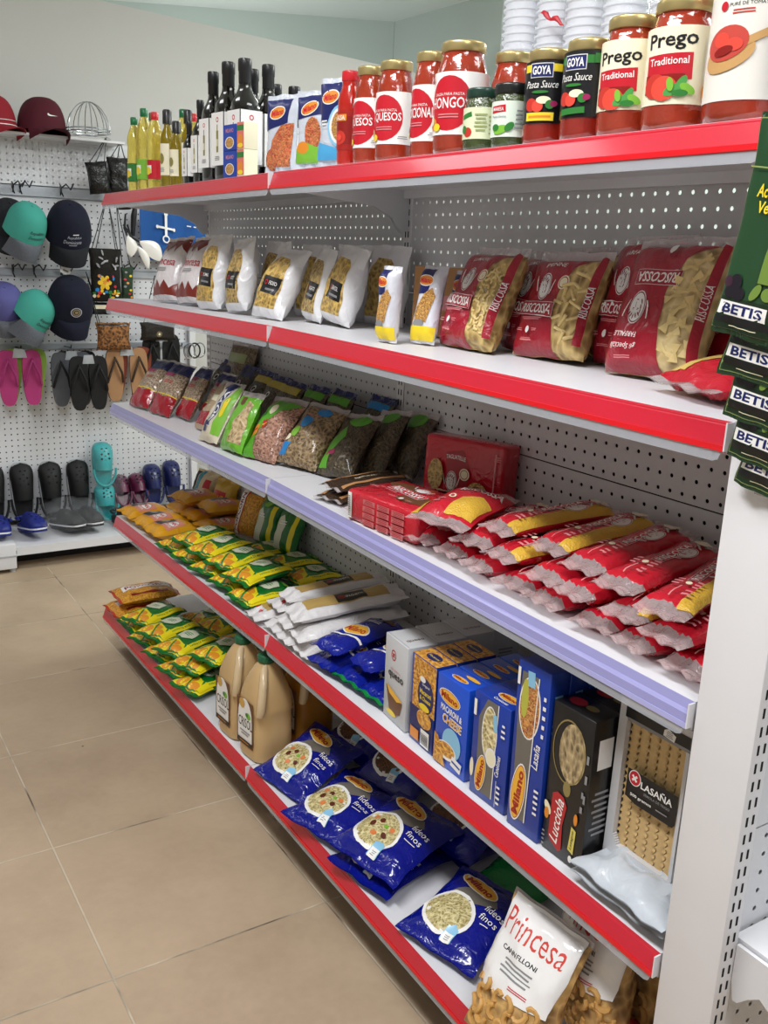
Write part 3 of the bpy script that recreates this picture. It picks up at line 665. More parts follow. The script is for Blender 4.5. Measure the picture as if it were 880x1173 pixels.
# ------------------------------------------------------------------ helpers for the goods on the shelves
def rest(root, z0, gap=.0016):
    lo = 1e9
    for o in [root]+list(root.children_recursive):
        if o.type == 'MESH':
            mw = root.matrix_world
            lo = min(lo, min((mw @ v.co).z for v in o.data.vertices))
    root.matrix_world = Matrix.Translation((0, 0, z0+gap-lo)) @ root.matrix_world
def put(root, s, x, y, dz, rz, rx, ry, t=0, settle=None):
    """x, y, dz: middle of the lower edge of the front face; t: thickness"""
    R = Matrix.Rotation(radians(rz), 4, 'Z') @ Matrix.Rotation(radians(rx), 4, 'X') @ Matrix.Rotation(radians(ry), 4, 'Y')
    sh = R @ Vector((0, t/2, 0))
    root.matrix_world = Matrix.Translation(Vector((x, y, zs(s, y)+dz))+sh) @ R
    if settle is None: settle = dz == 0
    if s < 5:
        mx = max(max((root.matrix_world @ v.co).x for v in o.data.vertices) for o in root.children_recursive if o.type == 'MESH' and len(o.data.vertices))
        if mx > D_-.006: root.matrix_world = Matrix.Translation((D_-.006-mx, 0, 0)) @ root.matrix_world
    if settle: rest(root, zs(s, y))
    else:
        lo = min(min((root.matrix_world @ v.co).z for v in o.data.vertices) for o in root.children_recursive if o.type == 'MESH' and len(o.data.vertices))
        need = zs(s, y)+.0018-lo
        if need > 0: root.matrix_world = Matrix.Translation((0, 0, need)) @ root.matrix_world
    return root
CLEARF = mat('clear_film_seal', 'D9CFCF', .15, alpha=.5, bump=.6, bscale=60, coat=.4, vary=.03)
RISC = film('shaded_red_pasta_wrapper', 'A0142A'); RISB = film('lit_red_pasta_wrapper', 'C01C2E', .22)  # one red product: darker copy has shelf shade painted in, brighter copy is lit
GNO = grain('shell_pasta', '6E5226', 'D9BE7C', 62, hx3='C2A25E'); PEN = grain('penne_pasta', '7A5C2C', 'DDC283', 60, stretch=(1.6, 1, .8), hx3='C9A866')
FAR = grain('bow_tie_pasta', '8A6C3A', 'E6D09A', 50, hx3='D4B97E'); PASTM = mat('dry_pasta', 'E2C98A', .5, vary=.12, vscale=90, bump=.1, bscale=300)
PASTD_ = mat('dry_dark_pasta', 'C9A862', .5, vary=.15, vscale=90)
DRED = ink('maroon_print', '7A0E20')
def pieces(bag, root, kind, poly, n, m, size, seed=1, name='pasta'):
    """small pasta pieces pressed against the window of a bag"""
    rr = random.Random(seed); mb = MB(); xs = [q[0] for q in poly]; ys = [q[1] for q in poly]
    def inside(x, y):
        c = False; j = len(poly)-1
        for i in range(len(poly)):
            (xi, yi), (xj, yj) = poly[i], poly[j]
            if (yi > y) != (yj > y) and x < (xj-xi)*(y-yi)/(yj-yi)+xi: c = not c
            j = i
        return c
    got = []
    for _ in range(n*12):
        if len(got) >= n: break
        x = rr.uniform(min(xs), max(xs)); y = rr.uniform(min(ys), max(ys))
        if not inside(x, y) or any((x-a)**2+(y-b)**2 < (size*.62)**2 for a, b in got): continue
        got.append((x, y)); p, nn = bag.F(x, y)
        t = nn.orthogonal().normalized(); t.rotate(Matrix.Rotation(rr.uniform(0, 6.28), 3, nn)); b = nn.cross(t)
        tl = rr.uniform(-.25, .25)
        Mx = Matrix((t, b, nn)).transposed().to_4x4(); Mx.translation = p-nn*.0012
        Mx = Mx @ Matrix.Rotation(tl, 4, 'X') @ Matrix.Rotation(rr.uniform(-.2, .2), 4, 'Y')
        S = size
        if kind == 'far':
            vs = []; fs = []
            for i in range(7):
                a = -1+2*i/6; hw = S*.28*(.35+.65*abs(a)**.8)
                for j in range(4):
                    c = -1+2*j/3
                    vs.append((a*S*.5, c*hw, .0012+.0016*(1-abs(a))*(1 if j in (1, 2) else .2)+.0008*sin(c*5+a*3)+(.001*abs(a))))
            for i in range(6):
                for j in range(3): fs.append((i*4+j, (i+1)*4+j, (i+1)*4+j+1, i*4+j+1))
            mb.add(vs, fs, m, True, Mx)
        elif kind == 'pen':
            mb.tube([(-S*.5, 0, .002), (S*.5, 0, .002)], S*.13, m, 7, M=Mx)
        else:
            mb.tube([(S*.36*cos(q), S*.3*sin(q), .0018) for q in (-.2, .5, 1.2, 1.9, 2.6, 3.3)], [S*.12, S*.16, S*.18, S*.18, S*.16, S*.12], m, 7, M=Mx)
    return tag(mb.build(name, root), kind='stuff')

def emblem(cx, cy, rx, ry, rot=0, W=PAPER, K=DRED):
    o = {'rot': rot}; ca, sa = cos(radians(rot)), sin(radians(rot))
    def P(x, y): return cx+x*ca-y*sa, cy+x*sa+y*ca
    d = [('ell', cx, cy, rx, ry, W, o), ('ring', cx, cy, rx*.93, ry*.93, .08, K, o)]
    for i in range(4):
        for s in (-1, 1):
            a = P(s*rx*(1.2+.1*i), -ry*.25+ry*.22*i); d.append(('rect', a[0], a[1], rx*.12, ry*.42, W, {'rot': rot-s*(24-4*i)}))
    for (x, y, w, h) in ((-.26, .08, .2, .045), (.26, .08, .2, .045), (0, -.42, .24, .05), (.03, -.12, .05, .26), (-.26, .16, .22, .02), (.26, .16, .22, .02)):
        a = P(x*rx, y*ry); d.append(('rect', a[0], a[1], w*rx, h*ry*1.2, K, o))
    for i in range(5):
        a = P((-.56+.28*i)*rx, .60*ry-abs(i-2)*.09*ry); d.append(('ell', a[0], a[1], rx*.07, ry*.17, K, {'rot': rot+22*(i-2)*-1}))
    for s in (-1, 1):
        for j in range(3):
            a = P(s*rx*.68, (.28-.30*j)*ry); d.append(('ell', a[0], a[1], rx*.07, ry*.16, K, {'rot': rot+s*(8-14*j)}))
    return d
def riscossa(name2, w=.165, h=.215, flip=False, red=None):
    red = red or RISC; L = -w/2; T = h-.018
    d = [('poly', [(L, .001), (w*.20, .001), (w*.13, h*.30), (w*.10, h*.55), (w*.20, h*.80), (w*.38, T), (L, T)], red),
         ('ell', w*.13, h*.66, .0135, .0125, CREAM), ('ring', w*.13, h*.66, .011, .010, .15, red)]
    b = []
    if not flip:
        b += [('txt', name2, -w*.10, h*.84, .052, .0075, PAPER, {'arc': .003})] + emblem(-w*.16, h*.62, .0165, .024, -8)
        b += [('rect', -w*.14, h*.40, .094, .0245, PAPER, {'rot': -2}), ('rect', -w*.14, h*.40, .0925, .023, red, {'rot': -2}), ('txt', 'RISCOSSA', -w*.14, h*.40, .084, .0165, PAPER, {'shear': .12, 'rot': -2, 'bold': .02}),
              ('lines', -w*.16, h*.31, .055, .006, 2, PINKI), ('ell', -w*.20, h*.21, .005, .006, PAPER), ('lines', -w*.34, h*.21, .018, .006, 2, PINKI), ('lines', -w*.08, h*.21, .018, .006, 2, PINKI), ('lines', -w*.2, h*.13, .04, .005, 2, PINKI)]
    else:
        b += [('rect', -w*.05, h*.66, .094, .0245, PAPER, {'rot': 178}), ('rect', -w*.05, h*.66, .0925, .023, red, {'rot': 178}), ('txt', 'RISCOSSA', -w*.05, h*.66, .084, .0165, PAPER, {'shear': .12, 'rot': 178, 'bold': .02})]
        b += emblem(-w*.18, h*.44, .017, .026, 176)
        b += [('txt', 'FARFALLE', -w*.20, h*.24, .044, .0075, PAPER, {'rot': 180}), ('txt', 'gli Speciali', -w*.20, h*.17, .050, .010, PAPER, {'rot': 180, 'shear': .3, 'bold': 0}), ('lines', -w*.2, h*.10, .04, .006, 2, PINKI), ('ell', w*.0, h*.86, .006, .007, PAPER), ('lines', w*.02, h*.92, .03, .006, 2, PINKI)]
    return d, [(w*.24, .03), (w*.45, .03), (w*.45, h*.72), (w*.36, h*.80), (w*.24, h*.74), (w*.16, h*.5)], b
def risc_bag(lb, s, x, y, rz, rx, ry, kind, base, pm, size, w=.165, h=.205, t=.066, flip=False, nm='PENNE', red=None, seed=3, npc=55, group=None):
    d, win, b = riscossa(nm, w, h, flip, red); red = red or RISC
    bag = Bag(w*1.06, h, t, seal=.016, seals=(0, 1), nu=18, nv=24, seed=seed, lump=.0045, pu=4.5, pv=5, shoulder=.15)
    side = [('poly', [(w*.465, .02), (w*.5, .02), (w*.5, h*.9), (w*.465, h*.9)], red), ('txt', 'RISCOSSA', w*.478, h*.5, .055, .005, PAPER, {'rot': 90})]
    win = [(q[0] if q[0] > w*.2 else q[0], q[1]) for q in win]
    root = bag.make('pasta_bag', lb, 'pasta bag', base, d+b+side, CLEARF, group, 'clear_bag', extra=(lambda B, r: pieces(B, r, kind, win, npc, pm, size, seed)) if npc else None)
    return put(root, s, x, y, 0, rz, rx, ry, t)
risc_bag('upright red RISCOSSA bag of small curled pasta, leftmost of the upright red bags', 4, .119, .745, -93, -22, 0, 'gno', GNO, PASTM, .014, nm='LUMACHINE', seed=3, h=.198)
risc_bag('red pasta bag mostly hidden between the leftmost red bag and the PENNE bag', 4, .205, .640, -97, -16, 0, 'gno', GNO, PASTD_, .014, nm='LUMACHINE', seed=4, h=.19, npc=0)
risc_bag('upright red RISCOSSA bag reading PENNE, second front bag from the left', 4, .163, .552, -89, -19, -2, 'pen', PEN, PASTM, .024, nm='PENNE', seed=5, h=.19)
risc_bag('red pasta bag standing close behind the PENNE bag, only its top showing', 4, .252, .560, -92, -12, -2, 'pen', PEN, PASTD_, .024, nm='PENNE RIGATE', seed=6, h=.195, npc=0)
risc_bag('tall red RISCOSSA bag leaning behind the upside-down bow-tie bag', 4, .215, .425, -97, -14, -2, 'far', FAR, PASTM, .026, nm='FARFALLE', seed=7, h=.218, npc=20)
risc_bag('upside-down red RISCOSSA bag of bow-tie FARFALLE pasta, frontmost upright bag', 4, .150, .312, -88, -19, -3, 'far', FAR, PASTM, .027, flip=True, seed=8, h=.218, w=.172, t=.07, npc=52)
risc_bag('red pasta bag at right end of shelf, partly behind the green olive packets', 4, .262, .245, -92, -12, 0, 'far', FAR, PASTM, .027, seed=9, h=.21, npc=12)
# red bag lying in front
B = Bag(.165, .20, .045, seal=.018, seed=21, lump=.006, pu=2.6)
r = B.make('pasta_bag', 'red pasta bag lying flat at front right shelf corner beside green packets', 'pasta bag', RISB, [('poly', [(-.08, .03), (-.03, .03), (.0, .09), (-.02, .17), (-.08, .175)], mat('yellow_pasta_seen_through_film', 'E2C26A', .35, coat=.4, bump=.3, bscale=90)),
    ('txt', 'RISCOSSA', .032, .10, .075, .015, PINKI, {'rot': 90}), ('txt', 'SPAGHETTI', .055, .09, .04, .006, PAPER, {'rot': 90}), ('ell', .02, .16, .009, .007, CREAM), ('lines', .06, .13, .02, .02, 3, PINKI)], CLEARF)
put(r, 4, .075, .155, .052, -108, -80, 0, .045, settle=True)

# white bags with a pasta window, far half of the shelf
WHITEF = mat('white_translucent_film', 'E9E8EA', .3, bump=.7, bscale=30, coat=.3, vary=.02)
WP = [grain('window_pasta_a', '7E622E', 'E0BC64', 95, hx3='CBA557'), grain('window_pasta_b', '6A5428', 'D2B26A', 120, hx3='B7975A')]
def win_bag(lb, x, y, rz, rx, ry, w, h, t, k, seed, lab=True):
    b = Bag(w*1.12, h*1.1, t, seal=.012, seals=(0, 1), nu=16, nv=22, seed=seed, lump=.006, pu=4, pv=3.2, wr=.004, shoulder=.35)
    W = w
    d = [('poly', [(-W*.42, .018), (W*.40, .018), (W*.44, h*.30), (W*.36, h*.80), (W*.20, h*.90), (-W*.2, h*.92), (-W*.38, h*.80), (-W*.45, h*.35)], WP[k])]
    if lab:
        d += [('rect', W*.06, h*.44, W*.62, h*.26, BLACK, {'rot': -4}), ('ring', -W*.12, h*.48, .006, .006, .35, REDI), ('txt', ('RIGATI', 'PLUMAS', 'CODITOS', 'FIDEO', 'CARACOL')[seed % 5], W*.13, h*.47, W*.3, .009, PAPER, {'rot': -4}), ('rect', W*.1, h*.37, W*.36, .005, GREY, {'rot': -4})]
    return put(b.make('pasta_bag', lb, 'pasta bag', WHITEF, d, WHITEF), 4, x, y, 0, rz, rx, ry, t)
win_bag('white pasta bag with window and black label, leftmost beside the maroon-edged bags', .050, 1.815, -85, -12, -2, .115, .185, .065, 0, 31)
win_bag('white pasta bag with window and tilted black label, second of the five in front', .062, 1.650, -92, -10, -5, .112, .172, .060, 1, 32)
win_bag('slumped white pasta bag with window and black label, third of five in front', .050, 1.440, -83, -26, 2, .122, .165, .062, 0, 33)
win_bag('white pasta bag with black label, fourth of five, edge tucked behind the fifth', .120, 1.325, -99, -13, 2, .108, .155, .045, 1, 35)
win_bag('white pasta bag with window and small dark label, nearest of five before the kraft carton', .112, 1.220, -92, -14, 5, .115, .158, .060, 0, 34)
for k, (x, y, lb) in enumerate(((.165, 1.94, 'white pasta bag in back row behind the leftmost window bag'), (.150, 1.61, 'plain white bag back turned, between second and third window bags'), (.205, 1.50, 'white bag top showing behind the slumped third window bag'), (.235, 1.36, 'white bag in back row behind the fourth window bag'), (.240, 1.20, 'clear-topped bag in back row behind the nearest window bag'))):
    win_bag(lb, x, y, -90+3*k, -6, 0, .115, .165 if k != 1 else .170, .050, k % 2, 36+k, False)
MARO = ink('maroon_flame_print', '7E2A1E'); PRIN = ink('princesa_red_print', 'B02A30'); WFILM2 = mat('glossy_white_film', 'E6DFE0', .2, bump=.5, bscale=35, coat=.5, vary=.02)
def flames(w, z0, z1, up, m, n=7):
    pts = [(-w/2, z0), (w/2, z0)]
    for i in range(n, -1, -1):
        x = -w/2+w*i/n; pts.append((x, z1 if i % 2 else z0+(z1-z0)*.45))
    return ('poly', pts, m)
for k, (x, y, rz, lb) in enumerate(((.060, 2.215, -84, 'white Princesa bag with maroon flame edges, farthest on the shelf'), (.070, 2.035, -86, 'white Princesa bag with maroon flame edges, beside first white window bag'), (.15, 2.12, -84, 'maroon-topped Princesa bag standing behind the two front ones'))):
    w, h, t = .158, .205, .075
    b = Bag(w, h, t, seals=(0, 1), seed=44+k, lump=.006, pu=2.5, shoulder=.3)
    d = [flames(w, .012, .055, 1, MARO), flames(w, h-.012, h-.06, 0, MARO), ('txt', 'Princesa', 0, .115, .12, .026, PRIN, {'rot': -2, 'bold': .01}), ('lines', .0, .088, .07, .014, 3, GREY)]
    put(b.make('pasta_bag', lb, 'pasta bag', WFILM2, d), 4, x, y, 0, rz, -20, -4, t)
# narrow blue and white pouches, a kraft carton behind
for k, (x, y, rz, rx, w, h, lb) in enumerate(((.045, .865, -84, -3, .056, .143, 'narrow blue and white pasta pouch with yellow foot, beside the nearest window bag'), (.100, .815, -72, -14, .060, .150, 'narrow blue and white pasta pouch, nearer of the two before the kraft carton'), (.150, .770, -75, -12, .06, .142, 'narrow blue pasta pouch squeezed behind the leftmost upright red bag'))):
    b = Bag(w, h, .034, seal=.007, nu=12, nv=20, seed=51+k, lump=.002, pu=3.4, pv=6)
    W = w
    d = [('poly', [(-W*.5, h*.62), (W*.06, h*.62), (W*.16, h*.95), (-W*.5, h*.95)], NAVY)]+milano(-W*.12, h*.79, W*.66, -3)+[('poly', [(-W*.32, h*.28), (W*.2, h*.26), (W*.40, h*.60), (W*.25, h*.7), (-W*.08, h*.62), (-W*.3, h*.44)], grain('pasta_dish_print', '8A4A20', 'E9B35C', 300)),
        ('ell', -W*.1, h*.24, W*.22, h*.05, GREY), ('rect', 0, h*.12, W*.96, h*.17, YEL)]
    put(b.make('pasta_pouch', lb, 'pouch', film('pearl_wrapper', 'DCDDE6', .25), d), 4, x, y, 0, rz, rx, 0, .034)
KRAFT = mat('kraft_cardboard', 'B08050', .7, vary=.1, vscale=30)
put(carton('kraft_carton', 'brown kraft carton standing behind the narrow blue pouches', 'carton', .19, .142, .055, KRAFT, [('rect', .0, .07, .06, .03, PINKI), ('lines', .05, .07, .04, .04, 4, BRN)]), 4, .235, .93, 0, -82, -2, 0)

# ------------------------------------------------------------------ lilac-railed shelf: beans, pasta bricks, spaghetti
LENT = grain('pale_beans', '5E4A3A', 'C9B49A', 190, hx3='A88E74'); PINKB = grain('pink_beans', '6A4638', 'C89A84', 130, hx3='B07E68', stretch=(1, 1, 1.5)); BRNB = grain('brown_beans', '4A3824', 'B09670', 120, hx3='8E7450')
DKB = grain('dark_beans', '1F1A14', '5E5036', 130, hx3='463A26'); GARB = grain('chickpeas', '8A6E48', 'DCC49A', 105, hx3='CBB084')
DBF = mat('dark_blue_film', '1A2560', .25, bump=.6, bscale=50, coat=.4); CRIM = film('crimson_wrapper', '9E1426', .2); LIMF = film('lime_wrapper', '6CB52C', .3); NVF = ink('deep_blue_print', '16225E')
def bean_bag(lb, x, y, rz, rx, ry, w, h, t, body, dec, seed, seal=CLEARF, nm='bean_bag', s=3, fixdz=None, cat='bean bag'):
    b = Bag(w, h, t, seal=.013, seals=(0, 1), nu=16, nv=22, seed=seed, lump=.007, pu=2.6, pv=3, wr=.004, shoulder=.3)
    r = b.make(nm, lb, cat, body, dec, seal)
    return put(r, s, x, y, fixdz or 0, rz, rx, ry, t*.6, settle=fixdz is None)
def purp(w, h): return [('poly', [(-w/2, .001), (w/2, .001), (w/2, h*.34), (w*.1, h*.30), (-w*.2, h*.34), (-w/2, h*.31)], CRIM), ('rect', 0, h*.345, w, .003, YEL), ('rect', 0, h*.86, w, h*.20, NVF), ('rect', -.02, h*.72, .05, .012, MAG), ('lines', 0, h*.58, .05, .012, 2, REDI)]
bean_bag('glossy bag of pale beans with crimson foot, farthest on the lilac shelf', .026, 2.335, -85, -36, -4, .13, .185, .05, LENT, purp(.13, .185), 61)
bean_bag('glossy bag of beans with crimson foot, second from far end of lilac shelf', .041, 2.185, -80, -33, 1, .13, .185, .05, LENT, purp(.13, .185), 62)
bean_bag('bag of beans with crimson foot leaning tightly behind the second one', .085, 2.085, -92, -30, -4, .12, .178, .04, LENT, purp(.12, .178), 63)
bean_bag('bag of beans with dark red foot, last of the four crimson-footed bags', .120, 1.985, -90, -30, -2, .12, .170, .04, LENT, purp(.12, .17), 64)
bean_bag('tan bag with red foot lying back beside the white GOYA bag', .065, 1.865, -91, -34, -2, .125, .165, .042, mat('tan_film', 'B59C7C', .3, bump=.5, bscale=50, coat=.3), [('poly', [(-.06, .013), (.06, .013), (.05, .06), (-.02, .05), (-.06, .065)], CRIM), ('rect', 0, .1, .06, .02, CREAM)], 65)
bean_bag('white and green GOYA bag with sideways navy lettering', .008, 1.690, -92, -31, -5, .125, .180, .045, film('cream_wrapper', 'D8CFB8', .3),
    [('rect', .004, .100, .036, .122, PAPER, {'rot': -4}), ('rect', .004, .100, .032, .118, NVF, {'rot': -4}), ('txt', 'GOYA', .004, .100, .102, .023, PAPER, {'rot': 86, 'bold': .03}), ('poly', [(.030, .02), (.06, .02), (.06, .165), (.036, .165), (.028, .10)], LGRN), ('ell', .042, .10, .010, .03, YEL), ('rect', -.02, .04, .02, .03, NAVY), ('rect', -.01, .165, .06, .02, NVF)], 66)
bean_bag('lime green bean bag with pale chickpea window, next to the GOYA bag', .014, 1.548, -90, -26, -4, .125, .165, .045, LIMF, [('poly', [(.0, .02), (.058, .02), (.05, .13), (.02, .14), (.005, .08)], GARB), ('ell', -.01, .135, .012, .012, BRN), ('ell', -.02, .06, .014, .012, LGRN)], 67)
gl = [('poly', [(-.065, .001), (-.01, .001), (-.02, .07), (.02, .13), (.06, .165), (-.02, .17), (-.065, .13)], ink('lime_print', '58A52A')), ('rect', -.040, .068, .036, .030, ORG, {'rot': 20}), ('rect', -.040, .068, .030, .006, REDI, {'rot': 20}), ('rect', -.008, .088, .018, .024, REDI, {'rot': 20}), ('rect', -.008, .088, .018, .003, YEL, {'rot': 20}), ('ell', -.012, .135, .014, .017, CREAM, {'rot': 20}), ('ell', -.04, .12, .01, .01, GRN)]
bean_bag('pink bean bag with lime side and orange label, in middle of the bean row', .037, 1.425, -77, -38, -1, .135, .185, .058, PINKB, gl, 68)
bean_bag('brown bean bag with three blue patches, largest in the bean row', .078, 1.300, -72, -40, 2, .140, .180, .062, BRNB, [('rect', -.045, .030, .034, .034, ink('bright_blue_print', '1F7FC4'), {'rot': 5}), ('ell', -.02, .112, .020, .017, ink('bright_blue_print', '1F7FC4')), ('ell', .012, .15, .024, .012, ink('bright_blue_print', '1F7FC4')), ('txt', 'BRILLANTE', -.01, .135, .045, .006, PINKI), ('ell', -.035, .08, .014, .016, LGRN, {'rot': 30}), ('ell', -.05, .06, .01, .01, CREAM)], 69)
bean_bag('dark bean bag with lime and magenta label, nearest front bean bag but two', .120, 1.190, -82, -40, -7, .128, .178, .048, DKB, [('poly', [(-.06, .013), (-.015, .013), (-.03, .06), (.0, .10), (-.02, .13), (-.06, .08)], ink('lime_print', '58A52A')), ('rect', -.028, .055, .026, .016, MAG, {'rot': 15}), ('ell', .01, .15, .034, .018, ink('lime_print', '58A52A'))], 70)
bean_bag('dark bean bag with green top, second nearest of the bean row', .185, 1.150, -92, -33, -9, .125, .178, .045, DKB, [('ell', .005, .15, .035, .018, ink('lime_print', '58A52A')), ('rect', -.03, .12, .03, .012, LGRN)], 71)
bean_bag('dark bean bag with green top, nearest of the row by the back panel', .258, 1.115, -92, -28, -5, .125, .172, .045, DKB, [('ell', .0, .145, .04, .02, ink('lime_print', '58A52A'))], 72)
back = [(.20, 2.18, NVF, 'dark blue-topped bag in back row behind the crimson-footed bags'), (.20, 2.03, NVF, 'dark blue-topped bean bag, second in the back row from far end'), (.19, 1.88, ink('yellow_olive_print', 'B7A43A'), 'dark bag with yellow patch in back row behind the tan bag'), (.17, 1.75, ink('yellow_olive_print', 'B7A43A'), 'dark bag with yellow patch behind the GOYA bag'), (.16, 1.64, ink('yellow_olive_print', 'B7A43A'), 'dark bag with yellow patch behind the lime chickpea bag'),
        (.175, 1.53, ink('lime_print', '58A52A'), 'green-topped bean bag in back row behind the pink bean bag'), (.19, 1.42, ink('lime_print', '58A52A'), 'green-topped dark bean bag in back row behind the blue-patched bag'), (.235, 1.30, ink('bright_blue_print', '1F7FC4'), 'blue-topped dark bean bag in back row near the dark bags')]
for k, (x, y, m, lb) in enumerate(back):
    bean_bag(lb, x, y, -90, -30, 0, .118, .19, .045, DKB, [('rect', 0, .158, .10, .022, m), ('ell', 0, .12, .012, .012, PAPER), ('ell', 0, .12, .008, .007, BLACK)], 75+k, DBF)
for k, (x, y, lb) in enumerate(((.21, 2.33, 'large dull bag of pale beans standing at the far back corner'),)):
    bean_bag(lb, .27, 2.12, -85, -12, 0, .17, .23, .07, grain('dull_beans', '4A3A2A', '8E7A5E', 150), [('rect', 0, .08, .15, .03, REDI), ('rect', 0, .18, .12, .03, ink('olive_print', '9CA56E'))], 90+k)
for k, (dx, dz, rz) in enumerate(((.0, .018, -78), (.012, .036, -84))):
    b = Bag(.085, .20, .017, seal=.012, seed=95+k, lump=.003)
    r = b.make('snack_packet', ('flat brown packet lying beneath, in front of the red pasta brick', 'flat brown packet lying on top of its twin beside the red pasta brick')[k], 'packet', film('dark_brown_wrapper', '3A2A20', .25), [('rect', -.03, .10, .014, .17, KRAFT), ('rect', .03, .10, .008, .17, KRAFT), ('txt', 'NATURAL', .0, .10, .06, .010, CREAM, {'rot': 90})], CLEARF)
    put(r, 3, .012+dx, 1.005+dx, dz, rz, -88, 0, .017, settle=False)
# pasta bricks
redp = RISB
def brick(lb, w, h, d, front, top, s, x, y, dz, rz, rx, ry):
    root = carton('pasta_brick', lb, 'pasta brick', w, h, d, redp, front, None, top, bev=.009, part='wrapper')
    return put(root, s, x, y, dz, rz, rx, ry, 0)
fr = []
for i in range(3):
    for j in range(4): fr.append(('rect', .005+.047*i-.04, .048-.0135*j, .038, .0105, ink('rose_print', 'C96A6E'))); fr.append(('lines', .005+.047*i-.04, .048-.0135*j, .034, .009, 3, ink('wine_print', 'A01828')))
fr += [('rect', -.092, .034, .012, .052, PAPER)]+[('rect', -.092, .012+.0034*i, .009, .0013, BLACK) for i in range(13)]
tp = [('ell', .045, -.02, .05, .026, BRN, {'rot': 12}), ('ell', -.055, .034, .045, .020, BRN), ('rect', -.015, .006, .115, .028, PAPER, {'rot': -8}), ('rect', -.015, .006, .112, .0255, RISB, {'rot': -8}), ('txt', 'RISCOSSA', -.015, .006, .102, .019, PAPER, {'rot': -8, 'bold': .02, 'shear': .1})]+emblem(-.005, .038, .02, .014, -8, PAPER, ink('wine_print', 'A01828'))+[('txt', 'nidi di semola', -.04, -.022, .06, .007, PINKI, {'rot': -8}), ('ell', .03, -.048, .005, .006, PAPER), ('lines', .055, -.05, .03, .006, 2, PINKI), ('lines', .005, -.05, .03, .006, 2, PINKI), ('lines', -.075, -.03, .03, .01, 2, PINKI)]
brick('long red RISCOSSA pasta brick lying flat at the shelf front', .222, .064, .150, fr, tp, 3, .010, .785, 0, -84, 0, 0)
fr2 = [('poly', [(-.03, .02), (.012, .02), (.02, .085), (.0, .125), (-.045, .115)], ink('wine_print', 'A01828')), ('txt', 'TAGLIATELLE', -.018, .108, .05, .009, PAPER, {'arc': .002})]+emblem(-.026, .055, .014, .022, -4)+[('ell', .010, .075, .013, .013, CREAM), ('ring', .010, .075, .010, .010, .15, ink('wine_print', 'A01828')), ('ell', -.065, .065, .020, .034, grain('pasta_nest', '6E5226', 'D6B468', 150)), ('ell', .045, .04, .026, .024, grain('pasta_nest', '6E5226', 'D6B468', 150)), ('ring', .045, .04, .018, .016, .2, BRN), ('rect', .085, .07, .003, .12, PINKI), ('lines', .09, .12, .02, .012, 3, PINKI)]
root = carton('pasta_brick', 'red TAGLIATELLE pasta brick standing upright against the back panel', 'pasta brick', .205, .148, .062, redp, fr2, None, None, bev=.008, part='wrapper')
put(root, 3, .258, .852, 0, -72, -3, 0)

# spaghetti packets heaped at the near end
YPAST = mat('yellow_spaghetti', 'D9AE3C', .35, coat=.3, bump=.5, bscale=160, vary=.1)
CRIMP = mat('clear_crimped_film', 'E2CACA', .12, alpha=.42, bump=.8, bscale=90, coat=.6)
def spag_proto(seed, side):
    w, h, t = .078, .262, .030
    b = Bag(w, h, t, seal=.026, nu=14, nv=26, seed=seed, lump=.0022, pu=3, pv=10, wr=.003)
    d = []
    if side: d += [('rect', w*.34, h*.5, w*.30, h*.80, YPAST)]
    d += [('rect', -w*.10 if side else 0, h*.60, .020, .098, PAPER, {'rot': 2}), ('rect', -w*.10 if side else 0, h*.60, .0185, .096, RISB, {'rot': 2}), ('txt', 'RISCOSSA', -w*.10 if side else 0, h*.60, .088, .0135, PAPER, {'rot': 92, 'bold': .02})]
    d += emblem(w*.18, h*.66, .024, .0125, 90, PAPER, ink('wine_print', 'A01828'))
    d += [('ell', w*.12, h*.84, .013, .013, CREAM), ('ell', 0, h*.32, .0055, .0055, CREAM), ('lines', -w*.2, h*.32, .014, .03, 3, PINKI), ('lines', w*.2, h*.32, .014, .03, 3, PINKI), ('rect', -w*.05, h*.2, .002, .035, PINKI), ('lines', w*.2, h*.2, .012, .02, 2, PINKI)]
    return b, d
places = [  # x, y, height of upper face, rz, rx, ry, kind
    (.012, .860, .030, -84, -89, 0), (.020, .770, .030, -96, -90, 2), (.010, .675, .030, -86, -90, -2), (.012, .580, .030, -92, -90, 0), (.008, .490, .030, -97, -90, 2), (.010, .405, .030, -84, -90, 0), (.008, .318, .030, -93, -90, 0), (.012, .225, .030, -86, -90, -3), (.010, .135, .030, -95, -90, 2), (.012, .056, .030, -91, -90, 0),
    (.040, .640, .060, -96, -88, 3), (.020, .535, .060, -82, -88, -3), (.018, .440, .061, -94, -88, 2), (.020, .350, .060, -86, -87, 2), (.012, .262, .060, -97, -88, -2), (.018, .175, .060, -87, -88, 2), (.010, .085, .060, -92, -88, 0),
    (.050, .500, .091, -93, -86, 3), (.055, .375, .092, -88, -86, 0), (.045, .285, .092, -80, -85, 5), (.030, .185, .091, -84, -86, -2), (.012, .100, .092, -79, -86, -3), (.035, .062, .092, -90, -87, 0)]
lbs = ['buried in the bottom layer, %s', 'in middle layer, %s', 'atop the heap, %s']
wh = {0: 'leftmost under the standing brick', 1: 'beneath the lying red brick end', 2: 'second right of the brick', 3: 'under the wide pasta bag', 4: 'left of the heap centre', 5: 'at the heap centre', 6: 'just right of centre', 7: 'under the crimped ends at right', 8: 'second from the white post', 9: 'against the white post',
      10: 'leftmost by the wide bag', 11: 'second from the left', 12: 'third from the left', 13: 'with twisted clear end at centre', 14: 'right of the twisted end', 15: 'second from the white post', 16: 'against the white post',
      17: 'leftmost, yellow spaghetti showing along its side', 18: 'second from left, long yellow side edge', 19: 'third from left, emblem facing up', 20: 'fourth from left, red face up', 21: 'nearest, broad yellow side by the white post', 22: 'rightmost, half behind the white post'}
